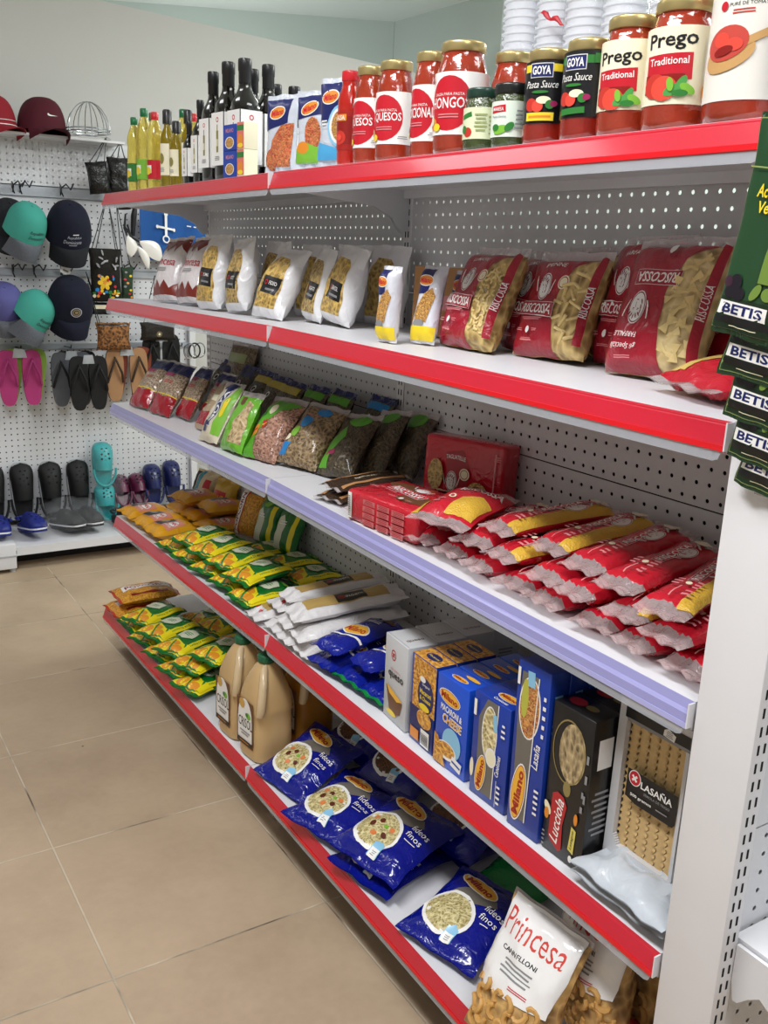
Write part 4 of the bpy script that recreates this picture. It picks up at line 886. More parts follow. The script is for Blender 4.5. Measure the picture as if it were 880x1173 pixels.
for i, (x, y, dz, rz, rx, ry) in enumerate(places[:21]+[places[21]]):
    lay = 0 if i < 10 else 1 if i < 17 else 2
    b, d = spag_proto(100+i, i in (17, 18, 21, 12, 15))
    r = b.make('spaghetti_packet', 'red RISCOSSA spaghetti packet '+lbs[lay] % wh[i], 'spaghetti packet', RISB, d, CRIMP, 'heap of red spaghetti packets' if False else None)
    put(r, 3, x, y, dz, rz, rx, ry, .030, settle=False)
B = Bag(.130, .185, .040, seal=.020, seed=140, lump=.006, pu=2.6)
r = B.make('pasta_bag', 'wide red pasta bag with yellow window lying at left of the spaghetti heap', 'pasta bag', RISB, [('poly', [(-.0, .03), (.06, .03), (.062, .10), (.03, .115), (-.0, .09)], YPAST), ('poly', [(-.065, .02), (-.05, .02), (-.052, .08), (-.065, .09)], YPAST), ('txt', 'RISCOSSA', .01, .14, .10, .018, PAPER, {'bold': .02}), ('ell', -.022, .085, .008, .008, CREAM), ('ell', -.022, .085, .004, .005, ink('wine_print', 'A01828')), ('lines', -.035, .06, .025, .02, 2, PINKI)], CRIMP)
put(r, 3, -.004, .590, .078, -64, -82, 8, .04, settle=False)
# ------------------------------------------------------------------ second shelf from below
FLOURY = film('amber_flour_wrapper', 'E0A018', .32); GREENW = film('green_flour_wrapper', '14702A', .28); YELW = ink('bright_yellow_print', 'EFDC1E')
CORNG = grain('corn_kernels', 'B06A08', 'F0B030', 150, hx3='E09A1C'); PALEG = ink('pale_panel_print', 'D5D9C0'); CORNO = ink('corn_orange_print', 'E8962A')
def flour_dec(w, h): return [('rect', w*.0, h*.44, w*.84, h*.42, ink('salmon_label_print', 'D98A78'), {'rot': 4}), ('rect', -w*.16, h*.42, w*.38, h*.36, ink('dark_teal_print', '2C3A3E'), {'rot': 4}), ('ell', w*.20, h*.48, w*.15, h*.10, PAPER), ('txt', 'PAN', w*.20, h*.48, w*.24, h*.09, REDI, {'bold': .04, 'rot': 4}), ('txt', 'HARINA', w*.20, h*.34, w*.30, h*.06, PAPER, {'rot': 4}), ('ell', -w*.16, h*.44, w*.12, h*.08, GREY)]
def maize_dec(w, h):
    return [('poly', [(-w*.5, .012), (w*.5, .012), (w*.5, h*.40), (w*.2, h*.33), (-w*.15, h*.42), (-w*.5, h*.34)], YELW),
            ('ell', -w*.24, h*.16, w*.16, h*.09, CORNO, {'rot': 20}), ('ell', w*.14, h*.15, w*.20, h*.09, CORNO, {'rot': 12}), ('ell', -w*.02, h*.29, w*.14, h*.06, CORNO, {'rot': -10}),
            ('rect', -w*.05, h*.22, w*.05, h*.34, ink('leaf_green_print', '178038'), {'rot': 28}), ('rect', -w*.34, h*.26, w*.05, h*.26, ink('leaf_green_print', '178038'), {'rot': -30}), ('rect', w*.34, h*.26, w*.05, h*.24, ink('leaf_green_print', '178038'), {'rot': 35}), ('rect', w*.1, h*.08, w*.7, h*.02, ink('leaf_green_print', '178038'), {'rot': 6}),
            ('poly', [(-w*.40, h*.52), (-w*.1, h*.46), (w*.16, h*.54), (w*.12, h*.74), (-w*.12, h*.80), (-w*.38, h*.72)], PALEG), ('lines', -w*.12, h*.63, w*.3, h*.12, 3, ink('leaf_green_print', '178038')), ('rect', w*.40, h*.52, w*.13, h*.84, YELW), ('txt', 'HARINA DE MAIZ', w*.40, h*.55, h*.4, w*.055, ink('leaf_green_print', '178038'), {'rot': 90}),
            ('ell', w*.05, h*.88, w*.16, h*.05, LGRN)]
def pack(lb, nm, film_, dec, s, x, y, dz, rz, rx, ry, w, h, t, seed, seal=None, settle=False, cat='flour bag', pu=2.8, pv=4, sl=.013, extra=None, lump=.005, lfreq=22.):
    b = Bag(w, h, t, seal=sl, lfreq=lfreq, nu=16, nv=22, seed=seed, lump=lump, pu=pu, pv=pv, wr=.004)
    return put(b.make(nm, lb, cat, film_, dec, seal, extra=extra), s, x, y, dz, rz, rx, ry, t, settle=settle)
fl = [(-.004, 2.405, .042, -88, -90, 0, 'farthest at the front corner of the shelf'), (.010, 2.285, .044, -82, -88, 2, 'second from far end at the front edge'), (.0, 2.150, .044, -84, -90, 0, 'next to the green packets at the front edge'), (.155, 2.36, .060, -86, -92, 2, 'second row, farthest'), (.165, 2.235, .062, -90, -90, -2, 'second row, middle'), (.160, 2.110, .056, -86, -90, 0, 'second row, beside the green packets'),
      (.150, 2.30, .104, -78, -93, 4, 'upper layer at the back, farthest'), (.185, 2.175, .102, -94, -92, -4, 'upper layer at the back, nearest')]
for i, (x, y, dz, rz, rx, ry, q) in enumerate(fl):
    w, h = .128, .160
    pack('amber flour bag lying face up, '+q, 'flour_bag', FLOURY, flour_dec(w, h), 2, x, y, dz, rz, rx, ry, w, h, .046, 150+i)
pack('white flour bag with blue band standing at the back corner', 'flour_bag', film('cream_paper_wrapper', 'DCC9A4', .5), [('rect', -.02, .09, .02, .12, ink('teal_print', '1F8AA8'), {'rot': 0}), ('rect', -.045, .11, .02, .07, BLACK), ('rect', .03, .07, .03, .10, REDI)], 2, .285, 2.40, 0, -70, -24, 2, .12, .155, .05, 160, settle=True)
pack('yellow bag with red print standing at the back beside the white flour bag', 'flour_bag', film('mustard_wrapper', 'C9A028', .4), [('rect', 0, .08, .07, .05, REDI), ('txt', 'MAIZ', 0, .08, .05, .02, YEL)], 2, .31, 2.25, 0, -75, -20, 2, .12, .150, .05, 161, settle=True)
pack('clear bag of corn kernels standing upright with sideways lettering on white strip', 'corn_bag', CORNG, [('rect', -.038, .085, .030, .145, PAPER), ('txt', 'POPCORN', -.038, .085, .125, .018, ink('dark_red_print', '8A1612'), {'rot': 90, 'bold': .03}), ('rect', -.019, .085, .004, .145, REDI)], 2, .275, 2.02, 0, -72, -18, 2, .125, .165, .05, 162, CLEARF, True, 'corn bag')
pack('green flour bag standing upright at the back beside the corn bag', 'flour_bag', GREENW, [('poly', [(-.055, .02), (.0, .02), (.01, .09), (-.02, .125), (-.055, .11)], PALEG), ('rect', .045, .07, .016, .13, YELW), ('ell', 0, .14, .022, .012, LGRN), ('lines', -.01, .1, .05, .015, 2, PAPER)], 2, .295, 1.885, 0, -87, -20, -6, .122, .160, .05, 163, settle=True)
pack('green flour bag standing at the back, nearer than the first green one', 'flour_bag', GREENW, [('poly', [(-.055, .02), (.0, .02), (.01, .09), (-.02, .125), (-.055, .11)], PALEG), ('rect', .045, .07, .016, .13, YELW), ('lines', -.01, .1, .05, .015, 2, PAPER)], 2, .300, 1.730, 0, -84, -24, -6, .122, .155, .05, 164, settle=True)
gm = [(-.006, 1.985, .036, -76, -88, 0, 'front row, farthest'), (.002, 1.850, .037, -74, -88, 0, 'front row, second from far end'), (.006, 1.715, .037, -77, -87, -2, 'front row, third from far end'), (.006, 1.585, .036, -80, -88, -2, 'front row, fourth from far end'), (-.004, 1.455, .034, -86, -88, 0, 'front row, last before the white spaghetti'),
      (.012, 1.90, .072, -75, -86, 0, 'stacked on the two farthest front ones'), (.012, 1.765, .072, -76, -85, -2, 'stacked on top at the middle of the row'), (.020, 1.640, .070, -77, -86, -2, 'stacked on top, nearest but one'), (.012, 1.515, .068, -80, -86, -2, 'stacked on top, touching the white spaghetti'),
      (.180, 1.80, .045, -84, -90, 0, 'behind the front row, farthest'), (.190, 1.66, .050, -92, -90, 0, 'behind the front row, middle'), (.195, 1.52, .048, -88, -91, 0, 'behind the front row, nearest'), (.20, 1.385, .046, -85, -92, 0, 'at the back, behind the white spaghetti')]
for i, (x, y, dz, rz, rx, ry, q) in enumerate(gm):
    w, h = .128, .172
    pack('green-yellow maize flour bag, upper shelf, '+q, 'flour_bag', GREENW, maize_dec(w, h), 2, x, y, dz, rz, rx, ry, w, h, .034, 170+i)
# white spaghetti packets
WSP = film('white_paper_wrapper', 'DDDADB', .4); TANP = mat('tan_spaghetti', 'B99A5A', .4, coat=.25, bump=.3, bscale=200)
ws = [(-.004, 1.345, .030, -94, -88, 0, 1, 'bottom layer, farthest'), (-.004, 1.250, .030, -90, -88, 0, 0, 'bottom layer, second'), (-.010, 1.160, .028, -92, -88, 0, 0, 'bottom layer, third'), (-.006, 1.078, .028, -94, -86, 0, 0, 'bottom layer, beside blue packets'),
      (.030, 1.300, .064, -96, -87, 0, 1, 'second layer, farthest, window up'), (.000, 1.200, .060, -94, -86, 3, 0, 'second layer, middle'), (-.006, 1.105, .056, -94, -83, 4, 0, 'second layer, beside blue packets'),
      (.040, 1.262, .096, -94, -86, 0, 2, 'upper layer, farthest, with small dark label'), (.004, 1.160, .090, -95, -82, 8, 3, 'on top, tan window and black label facing up')]
for i, (x, y, dz, rz, rx, ry, k, q) in enumerate(ws):
    w, h = (.084, .280) if k != 3 else (.104, .285)
    d = []
    if k: d = [('rect', 0, h*.5, w*.58, h*.72, TANP)]
    if k >= 2: d += [('rect', 0, h*.54, w*.50, h*.26, BLACK), ('ring', 0, h*.46, .009, .009, .25, REDI), ('rect', 0, h*.46, .010, .003, REDI, {'rot': 45}), ('rect', 0, h*.46, .010, .003, REDI, {'rot': -45}), ('txt', 'SPAGHETTI', 0, h*.57, h*.15, w*.12, PAPER, {'rot': 90})]
    if k == 1: d += [('ell', -w*.3, h*.12, w*.1, h*.02, REDI), ('ell', w*.1, h*.10, w*.1, h*.02, REDI)]
    pack('white spaghetti packet, '+q, 'spaghetti_packet', WSP, d, 2, x, y, dz, rz, rx, ry, w, h, .030, 190+i, cat='spaghetti packet', pu=3, pv=10, sl=.02, lump=.004)
# blue Milano packets
MBLUE = film('blue_pasta_wrapper', '10208C', .2)
def mil_dec(w, h): return [('poly', [(-w*.5, h*.25), (w*.5, h*.33), (w*.5, h*.36), (-w*.5, h*.28)], PAPER)]+[('ell', -w*.0, h*.46, w*.40, h*.115, PAPER, {'rot': 8}), ('ell', 0, h*.46, w*.36, h*.10, ink('golden_print', 'EFB43A'), {'rot': 8}), ('txt', 'Milano', 0, h*.46, w*.62, h*.10, ink('milano_red_print', 'A8281E'), {'rot': 8, 'shear': .2, 'bold': .03}), ('lines', 0, h*.72, w*.5, h*.06, 2, PAPER), ('ell', w*.2, h*.86, w*.2, h*.05, BRN)]
mm = [(.000, 1.000, .034, -84, -88, 0, 'farthest, beneath the white packets'), (.012, .915, .034, -86, -88, 0, 'middle of the bottom layer'), (.020, .832, .034, -86, -88, 0, 'nearest, touching the grey queso box'), (.006, 1.000, .070, -78, -87, 0, 'on top, leftmost, logo in full view'), (.034, .885, .064, -88, -87, 0, 'on top, nearest the queso box')]
for i, (x, y, dz, rz, rx, ry, q) in enumerate(mm):
    w, h = .094, .215
    d = mil_dec(w, h) if i != 2 else mil_dec(w, h)
    pack('blue Milano pasta packet with orange oval, '+q, 'pasta_packet', MBLUE, d, 2, x, y, dz, rz, rx, ry, w, h, .034, 210+i, seal=(film('green_seal_wrapper', '15803C', .25) if i in (1, 2) else None), cat='pasta packet')

# cartons, standing face to the aisle
def deep_row(n, mk, x, y, rz, d, dxy=None):
    for k in range(n):
        put(mk(k), 2, x+k*(d+.002), y+(0 if not dxy else dxy*k), 0, rz, 0, 0, 0)
QG = mat('grey_white_carton', 'C3C4C6', .5, vary=.02); QD = ink('dark_text_print', '2A2526')
def queso(k):
    w, h, d = .092, .178, .068
    fr = [('ring', -.010, .142, .010, .0115, .22, REDI), ('rect', -.010, .142, .012, .0035, REDI, {'rot': 45}), ('rect', -.010, .142, .012, .0035, REDI, {'rot': -45}), ('txt', 'salsa sabor a', .0, .113, .04, .005, PINKI), ('txt', 'queso', .003, .098, .062, .017, QD, {'bold': .02}),
          ('poly', [(-.035, .072), (.034, .055), (.026, .028), (.0, .012), (-.02, .026)], BRN), ('poly', [(-.033, .074), (.034, .058), (.012, .050), (-.02, .058)], ink('golden_print', 'EFB43A')), ('ell', -.01, .018, .02, .006, YEL)]
    lb = ['grey queso carton with sauce bowl, facing the aisle'][0] if k == 0 else ('grey carton directly behind the queso carton' if k == 1 else 'third grey carton deep in the queso row' if k == 2 else 'last grey carton of the queso row by the back panel')
    return carton('sauce_carton', lb, 'carton', w, h, d, QG, fr, [('lines', 0, .05, .05, .06, 7, GREY), ('lines', 0, .12, .05, .03, 4, GREY)], [('txt', 'queso', .015, .0, .04, .010, BRN, {'rot': 90}), ('rect', 0, -.03, .088, .0008, GREY)])
deep_row(4, queso, .026, .728, -95, .068, .001)
CB = mat('blue_carton', '14389A', .35, coat=.3, vary=.04); NB = mat('navy_carton', '101C60', .35, coat=.3); MACG = grain('macaroni_picture', 'A8641C', 'F0B850', 140, hx3='E09A3A')
def mac(k):
    w, h, d = .084, .178, .045
    fr = [('rect', .005, .125, .080, .104, MACG), ('rect', 0, .040, .084, .068, NAVY), ('ell', .012, .108, .028, .035, NAVY), ('ell', .0, .138, .010, .006, PAPER), ('txt', 'Original', .012, .128, .026, .006, PAPER), ('txt', 'Macaroni', .012, .114, .040, .010, YEL, {'bold': .02}), ('txt', '& Cheese', .012, .101, .038, .009, YEL, {'bold': .02}), ('ell', .010, .084, .018, .007, YEL), ('ell', .012, .060, .026, .018, MACG), ('rect', -.02, .018, .03, .022, ORG), ('rect', .018, .022, .030, .034, PAPER)]+[('rect', .018, .010+.0027*i, .026, .0011, BLACK) for i in range(9)]
    lb = ('blue and orange macaroni carton with barcode, beside the queso carton', 'orange-topped macaroni carton directly behind the front one', 'third macaroni carton deep in its row')[k]
    return carton('macaroni_carton', lb, 'carton', w, h, d, CB, fr, None, [('rect', 0, 0, .083, .044, MACG), ('ell', .0, .0, .022, .012, NAVY), ('txt', 'Macaroni', 0, 0, .034, .006, YEL)])
deep_row(3, mac, .022, .627, -93, .045)
def mlogo(cx, cy, w, h, rot): return [('ell', cx, cy, w*.52, h*.56, PAPER, {'rot': rot}), ('ell', cx, cy, w*.49, h*.50, ink('milano_red_print', 'A8281E'), {'rot': rot}), ('ell', cx, cy, w*.475, h*.465, ink('golden_print', 'EFB43A'), {'rot': rot}), ('txt', 'Milano', cx, cy, w*.80, h*.50, ink('milano_red_print', 'A8281E'), {'rot': rot, 'bold': .04})]
BRB = mat('bright_blue_carton', '1A50C8', .3, coat=.4, vary=.04)
def milmac(k):
    w, h, d = .094, .178, .045
    fr = mlogo(-.008, .140, .062, .026, -6)+[('txt', 'MACARONI &', .0, .115, .064, .013, PAPER, {'rot': -5, 'bold': .03}), ('txt', 'CHEESE', .004, .096, .058, .018, PAPER, {'rot': -5, 'bold': .04}), ('txt', 'CHEESE', .004, .096, .055, .015, ink('golden_print', 'EFB43A'), {'rot': -5, 'bold': .02}),
        ('ell', .006, .055, .028, .030, ink('sky_print', '8CC3E4')), ('ell', -.008, .036, .030, .018, PAPER), ('ell', -.008, .038, .026, .014, MACG), ('poly', [(-.046, .002), (-.01, .002), (-.018, .03), (-.034, .055), (-.046, .06)], MACG), ('rect', .024, .022, .03, .02, PAPER, {'rot': -12}), ('rect', .024, .022, .026, .004, BLUE, {'rot': -12})]
    lb = ('bright blue Milano MACARONI & CHEESE carton facing the aisle', 'blue Milano carton directly behind the macaroni and cheese carton', 'third blue Milano carton in the macaroni and cheese row', 'last blue Milano carton of the macaroni and cheese row')[k]
    return carton('pasta_carton', lb, 'carton', w, h, d, BRB, fr, [('lines', 0, .09, .02, .12, 12, ink('sky_print', '8CC3E4'))], mlogo(.0, -.008, .044, .013, 0)+[('ell', .015, .01, .02, .005, ink('golden_print', 'EFB43A'))])
deep_row(4, milmac, .018, .528, -90, .045)
def oval_food(cx, cy, rx, ry, m): return [('ell', cx, cy, rx*1.12, ry*1.05, PAPER), ('ell', cx, cy, rx, ry, m)]
LASG = grain('lasagna_dish', '8A2A14', 'D8864A', 210, hx3='E8C06A'); CANG = grain('cannelloni_dish', '8A7A44', 'F0E0B0', 120, hx3='E0D098')
def cann(k):
    w, h, d = .094, .194, .052
    fr = [('poly', [(-.03, .012), (.012, .012), (.016, .19), (-.012, .19), (-.032, .15)], ink('stone_print', '6F6A62')), ('poly', [(.012, .012), (.016, .19), (.018, .19), (.014, .012)], PAPER)]+oval_food(-.002, .130, .018, .048, CANG)+[('ell', .006, .088, .014, .018, PAPER), ('ell', .006, .088, .011, .014, CREAM), ('rect', .012, .155, .010, .03, ink('sky_print', '8CC3E4'), {'rot': 8})]+mlogo(-.018, .048, .070, .024, 82)+[('txt', 'Canelones', .026, .082, .040, .010, PAPER, {'rot': 85, 'shear': .2}), ('lines', .034, .15, .010, .03, 3, PAPER), ('lines', .032, .03, .010, .04, 4, PAPER), ('rect', .026, .03, .001, .05, PAPER), ('rect', -.04, .165, .007, .03, PAPER), ('ell', -.040, .05, .005, .018, CREAM)]
    lb = ('blue Milano carton with cannelloni dish and vertical Canelones lettering, facing aisle', 'second blue cannelloni carton behind the front one', 'third blue cannelloni carton deep in its row', 'last blue cannelloni carton by the back panel')[k]
    return carton('pasta_carton', lb, 'carton', w, h, d, CB, fr, None, mlogo(.012, .0, .050, .020, 0)+[('txt', 'Canelones', .012, -.018, .035, .007, PAPER)])
deep_row(4, cann, .014, .412, -89, .052)
def las(k):
    w, h, d = .074, .296, .040
    fr = [('poly', [(-.026, .02), (.004, .02), (.008, .16), (.012, .28), (-.026, .28), (-.03, .2)], ink('stone_print', '6F6A62'))]+oval_food(-.004, .222, .022, .052, LASG)+[('ell', -.016, .235, .008, .034, ink('pesto_print', 'B8B84A')), ('rect', -.004, .272, .016, .026, ink('sky_print', '8CC3E4'), {'rot': 5}), ('poly', [(.004, .02), (.012, .28), (.014, .28), (.006, .02)], PAPER)]+mlogo(-.014, .068, .104, .030, 84)+[('txt', 'Lasaña', .020, .148, .044, .014, PAPER, {'rot': 86, 'shear': .2}), ('lines', .030, .22, .008, .08, 5, PAPER), ('lines', .028, .07, .012, .05, 5, PAPER), ('rect', -.031, .27, .006, .03, PAPER)]
    lb = ('tall blue Milano carton with lasagna dish and vertical Lasaña lettering, facing aisle', 'tall blue lasagna carton directly behind the front one', 'last tall blue lasagna carton in its row')[k]
    return carton('pasta_carton', lb, 'carton', w, h, d, CB, fr, [('lines', 0, .2, .02, .12, 10, ink('sky_print', '8CC3E4'))])
deep_row(3, las, .011, .313, -88, .040)
BLKC = mat('black_carton', '151415', .35, coat=.3); LSH = grain('ruffled_lasagna_picture', '5E4E34', 'C9B286', 70, hx3='A8926A', stretch=(2.2, 1, .9)); LRED = ink('lucciola_red_print', 'B3242C')
def luc(k):
    w, h, d = .088, .258, .055
    fr = [('ell', .004, .186, .028, .050, LSH), ('ring', -.004, .186, .034, .054, .05, ink('olive_gold_print', '8E7E4C')), ('ell', .0, .125, .008, .013, ink('olive_gold_print', 'A8983C')), ('poly', [(-.030, .030), (-.026, .022), (-.006, .012), (.0, .018), (-.002, .06), (.004, .095), (-.004, .108), (-.018, .112), (-.028, .105), (-.030, .07)], LRED), ('txt', 'Lucciola', -.015, .062, .080, .018, PAPER, {'rot': 84, 'shear': .35}), ('poly', [(.014, .028), (.026, .024), (.028, .066), (.018, .070)], ink('pale_yellow_print', 'D8C964')), ('txt', 'Lasagne', .021, .047, .034, .006, BLACK, {'rot': 86, 'shear': .3}),
        ('ell', -.036, .075, .006, .012, CREAM, {'rot': 30}), ('ell', -.037, .065, .005, .010, ORG), ('lines', .038, .16, .006, .10, 3, GREY), ('lines', .034, .12, .006, .05, 2, GREY), ('lines', -.040, .02, .008, .03, 4, GREY), ('ell', .022, .015, .004, .006, PAPER), ('ell', .026, .086, .004, .010, ORG)]
    return carton('pasta_carton', ('black Lucciola lasagna carton with red script label, facing aisle', 'second black carton directly behind the red-label one')[k], 'carton', w, h, d, BLKC, fr, [('rect', 0, .2, .03, .05, PAPER), ('lines', 0, .1, .04, .08, 8, GREY)], [('ell', -.02, 0, .016, .012, LRED), ('ell', .01, .0, .012, .008, ink('olive_gold_print', 'A8983C'))])
deep_row(2, luc, .018, .226, -89, .055)
# big white windowed lasagna pack with ruffled strips inside
FRAMEM = mat('white_pack_frame', 'CFCFD2', .35, coat=.2, vary=.02); STRIPM = mat('ruffled_lasagna', 'CFAE78', .55, vary=.18, vscale=60, bump=.15, bscale=200)
root = empty('lasagna_pack', 'white framed clear pack of ruffled lasagna with black LASAÑA label, by the post', 'pasta pack')
w, h, d = .130, .262, .055
mb = MB()
X = [-w/2, -w/2+.016, w/2-.006, w/2]; Zq = [0, .022, h-.028, h]
mb.box((-w/2, 0, 0), (w/2, .010, .022), FRAMEM); mb.box((-w/2, 0, h-.026), (w/2, .010, h), FRAMEM)
mb.box((-w/2, 0, .022), (-w/2+.015, .010, h-.026), FRAMEM); mb.box((w/2-.006, 0, .022), (w/2, .010, h-.026), FRAMEM)
for i in range(5):
    for (cx, cz, sx, sz) in ((-w/2+.015, .022, 1, 1),):
        mb.box((cx, 0, cz+i*.003), (cx+(5-i)*.003*.6, .009, cz+(i+1)*.003), FRAMEM)
mb.box((-w/2, .010, 0), (-w/2+.003, d, h), FRAMEM); mb.box((w/2-.003, .010, 0), (w/2, d, h), FRAMEM); mb.box((-w/2, d-.003, 0), (w/2, d, h), FRAMEM); mb.box((-w/2, .010, h-.003), (w/2, d, h), FRAMEM); mb.box((-w/2, .01, 0), (w/2, d, .003), FRAMEM)
mb.build('pack_frame', root)
for k in range(6):
    vs = []; fs = []; x0 = -w/2+.016+k*.0180; N = 90; W = 7
    for i in range(N+1):
        z = .020+i*(h-.050)/N
        for j in range(W+1):
            u = j/W*2-1; e = abs(u)**5
            vs.append((x0+.0085+u*.0092+.0010*sin(z*520+k)*e, .012-.003*(1-u*u)+e*.0036*sin(z*560+k*1.7), z))
    for i in range(N):
        for j in range(W): a = i*(W+1)+j; fs.append((a, a+1, a+W+2, a+W+1))
    MB().add(vs, fs, STRIPM, True).build('lasagna_strip', root)
MB().box((-w/2+.012, .026, .018), (w/2-.005, .03, h-.02), mat('inner_lasagna', 'B8945C', .6, vary=.2)).build('inner_lasagna', root)
printed(MB(), [('rect', .006, h-.020, .118, .019, BLACK), ('rect', .012, h-.031, .118, .005, GREY), ('poly', [(.018, h-.027), (.038, h-.030), (.040, h-.020), (.026, h-.014), (.019, h-.018)], PAPER), ('lines', .029, h-.022, .014, .010, 4, GREY),
    ('rect', .012, .135, .094, .046, BLACK), ('poly', [(-.035, .113), (.059, .113), (.055, .107), (-.015, .107)], BLACK), ('ell', -.020, .147, .0115, .0125, PAPER), ('ell', -.020, .147, .010, .011, REDI), ('rect', -.020, .147, .012, .0035, PAPER, {'rot': 45}), ('rect', -.020, .147, .012, .0035, PAPER, {'rot': -45}), ('txt', 'LASAÑA', .022, .144, .058, .0135, PAPER, {'bold': .02}), ('txt', 'SÉMOLA DE TRIGO', .024, .132, .048, .005, GREY), ('txt', '500 gramos', -.004, .120, .040, .006, PAPER, {'bold': .02}), ('lines', .035, .120, .022, .004, 1, GREY)],
    flatF((0, -.0002, 0), (1, 0, 0), (0, 0, 1), (0, -1, 0)), step=.00025).build('printed_label', root)
put(root, 2, .060, .1135, .036, -89, -1, 0, 0, settle=False)
# white plastic bags lying in front of it
WB = mat('white_plastic_bag', 'BFC5CC', .35, bump=.7, bscale=22, coat=.3, vary=.02)
pack('crumpled white plastic packet lying at the shelf end, on top', 'plastic_packet', WB, [], 2, -.010, .090, .036, -91, -86, 0, .185, .165, .024, 230, seal=WB, cat='packet', lump=.014, lfreq=34)
pack('crumpled white plastic packet lying at the shelf end, underneath', 'plastic_packet', WB, [], 2, -.004, .094, .020, -89, -89, 0, .180, .15, .022, 231, seal=WB, cat='packet', lump=.012, lfreq=34)

# ------------------------------------------------------------------ bottom shelf
for i, (x, y, dz, rz, q) in enumerate(((-.052, 2.380, .088, -90, 'upper one with dark lettering'), (-.070, 2.385, .043, -88, 'beneath its twin at the shelf corner'))):
    w, h = .150, .215
    pack('clear corn bag at far end of bottom shelf, '+q, 'corn_bag', CORNG, [('rect', -.010, .115, .036, .17, PAPER), ('txt', 'POPCORN', -.010, .115, .150, .022, ink('dark_red_print', '8A1612'), {'rot': 90, 'bold': .03}), ('rect', .052, .11, .012, .13, ink('dark_red_print', '8A1612'))], 1, x, y, dz, rz, -90, 0, w, h, .044, 240+i, film('red_clear_seal', 'C23A22', .25), cat='corn bag')
gl_ = [(-.064, 2.235, .040, -86, -89, 0, 'bottom layer under the corn bags'), (-.066, 2.095, .036, -72, -89, 0, 'bottom layer, second'), (-.064, 1.955, .036, -74, -89, 0, 'bottom layer, third'), (-.066, 1.820, .036, -74, -89, 0, 'bottom layer, fourth'), (-.068, 1.690, .034, -75, -89, 0, 'bottom layer, last before the oil jugs'),
       (-.058, 2.165, .074, -64, -87, 5, 'top layer, farthest, beside the corn bags'), (-.056, 2.025, .074, -68, -88, 3, 'top layer, second from far end'), (-.050, 1.885, .074, -67, -86, 2, 'top layer, third from far end'), (-.044, 1.750, .074, -72, -87, 0, 'top layer, nearest the oil jugs'),
       (.120, 2.15, .050, -80, -90, 0, 'behind the front stacks, farthest'), (.125, 2.0, .072, -76, -90, 0, 'behind the front stacks, middle'), (.135, 1.86, .070, -80, -90, 0, 'behind the front stacks, third'), (.14, 1.715, .066, -80, -90, 0, 'behind the front stacks near the jugs'), (-.004, 1.700, .106, -72, -88, 0, 'topmost, nearest the jugs'), (-.02, 1.985, .108, -64, -88, 2, 'topmost, halfway along the stack')]
for i, (x, y, dz, rz, rx, ry, q) in enumerate(gl_[:14]):
    w, h = .132, .178
    pack('green-yellow maize flour bag, bottom shelf, '+q, 'flour_bag', GREENW, maize_dec(w, h), 1, x, y, dz, rz, rx, ry, w, h, .036, 250+i)
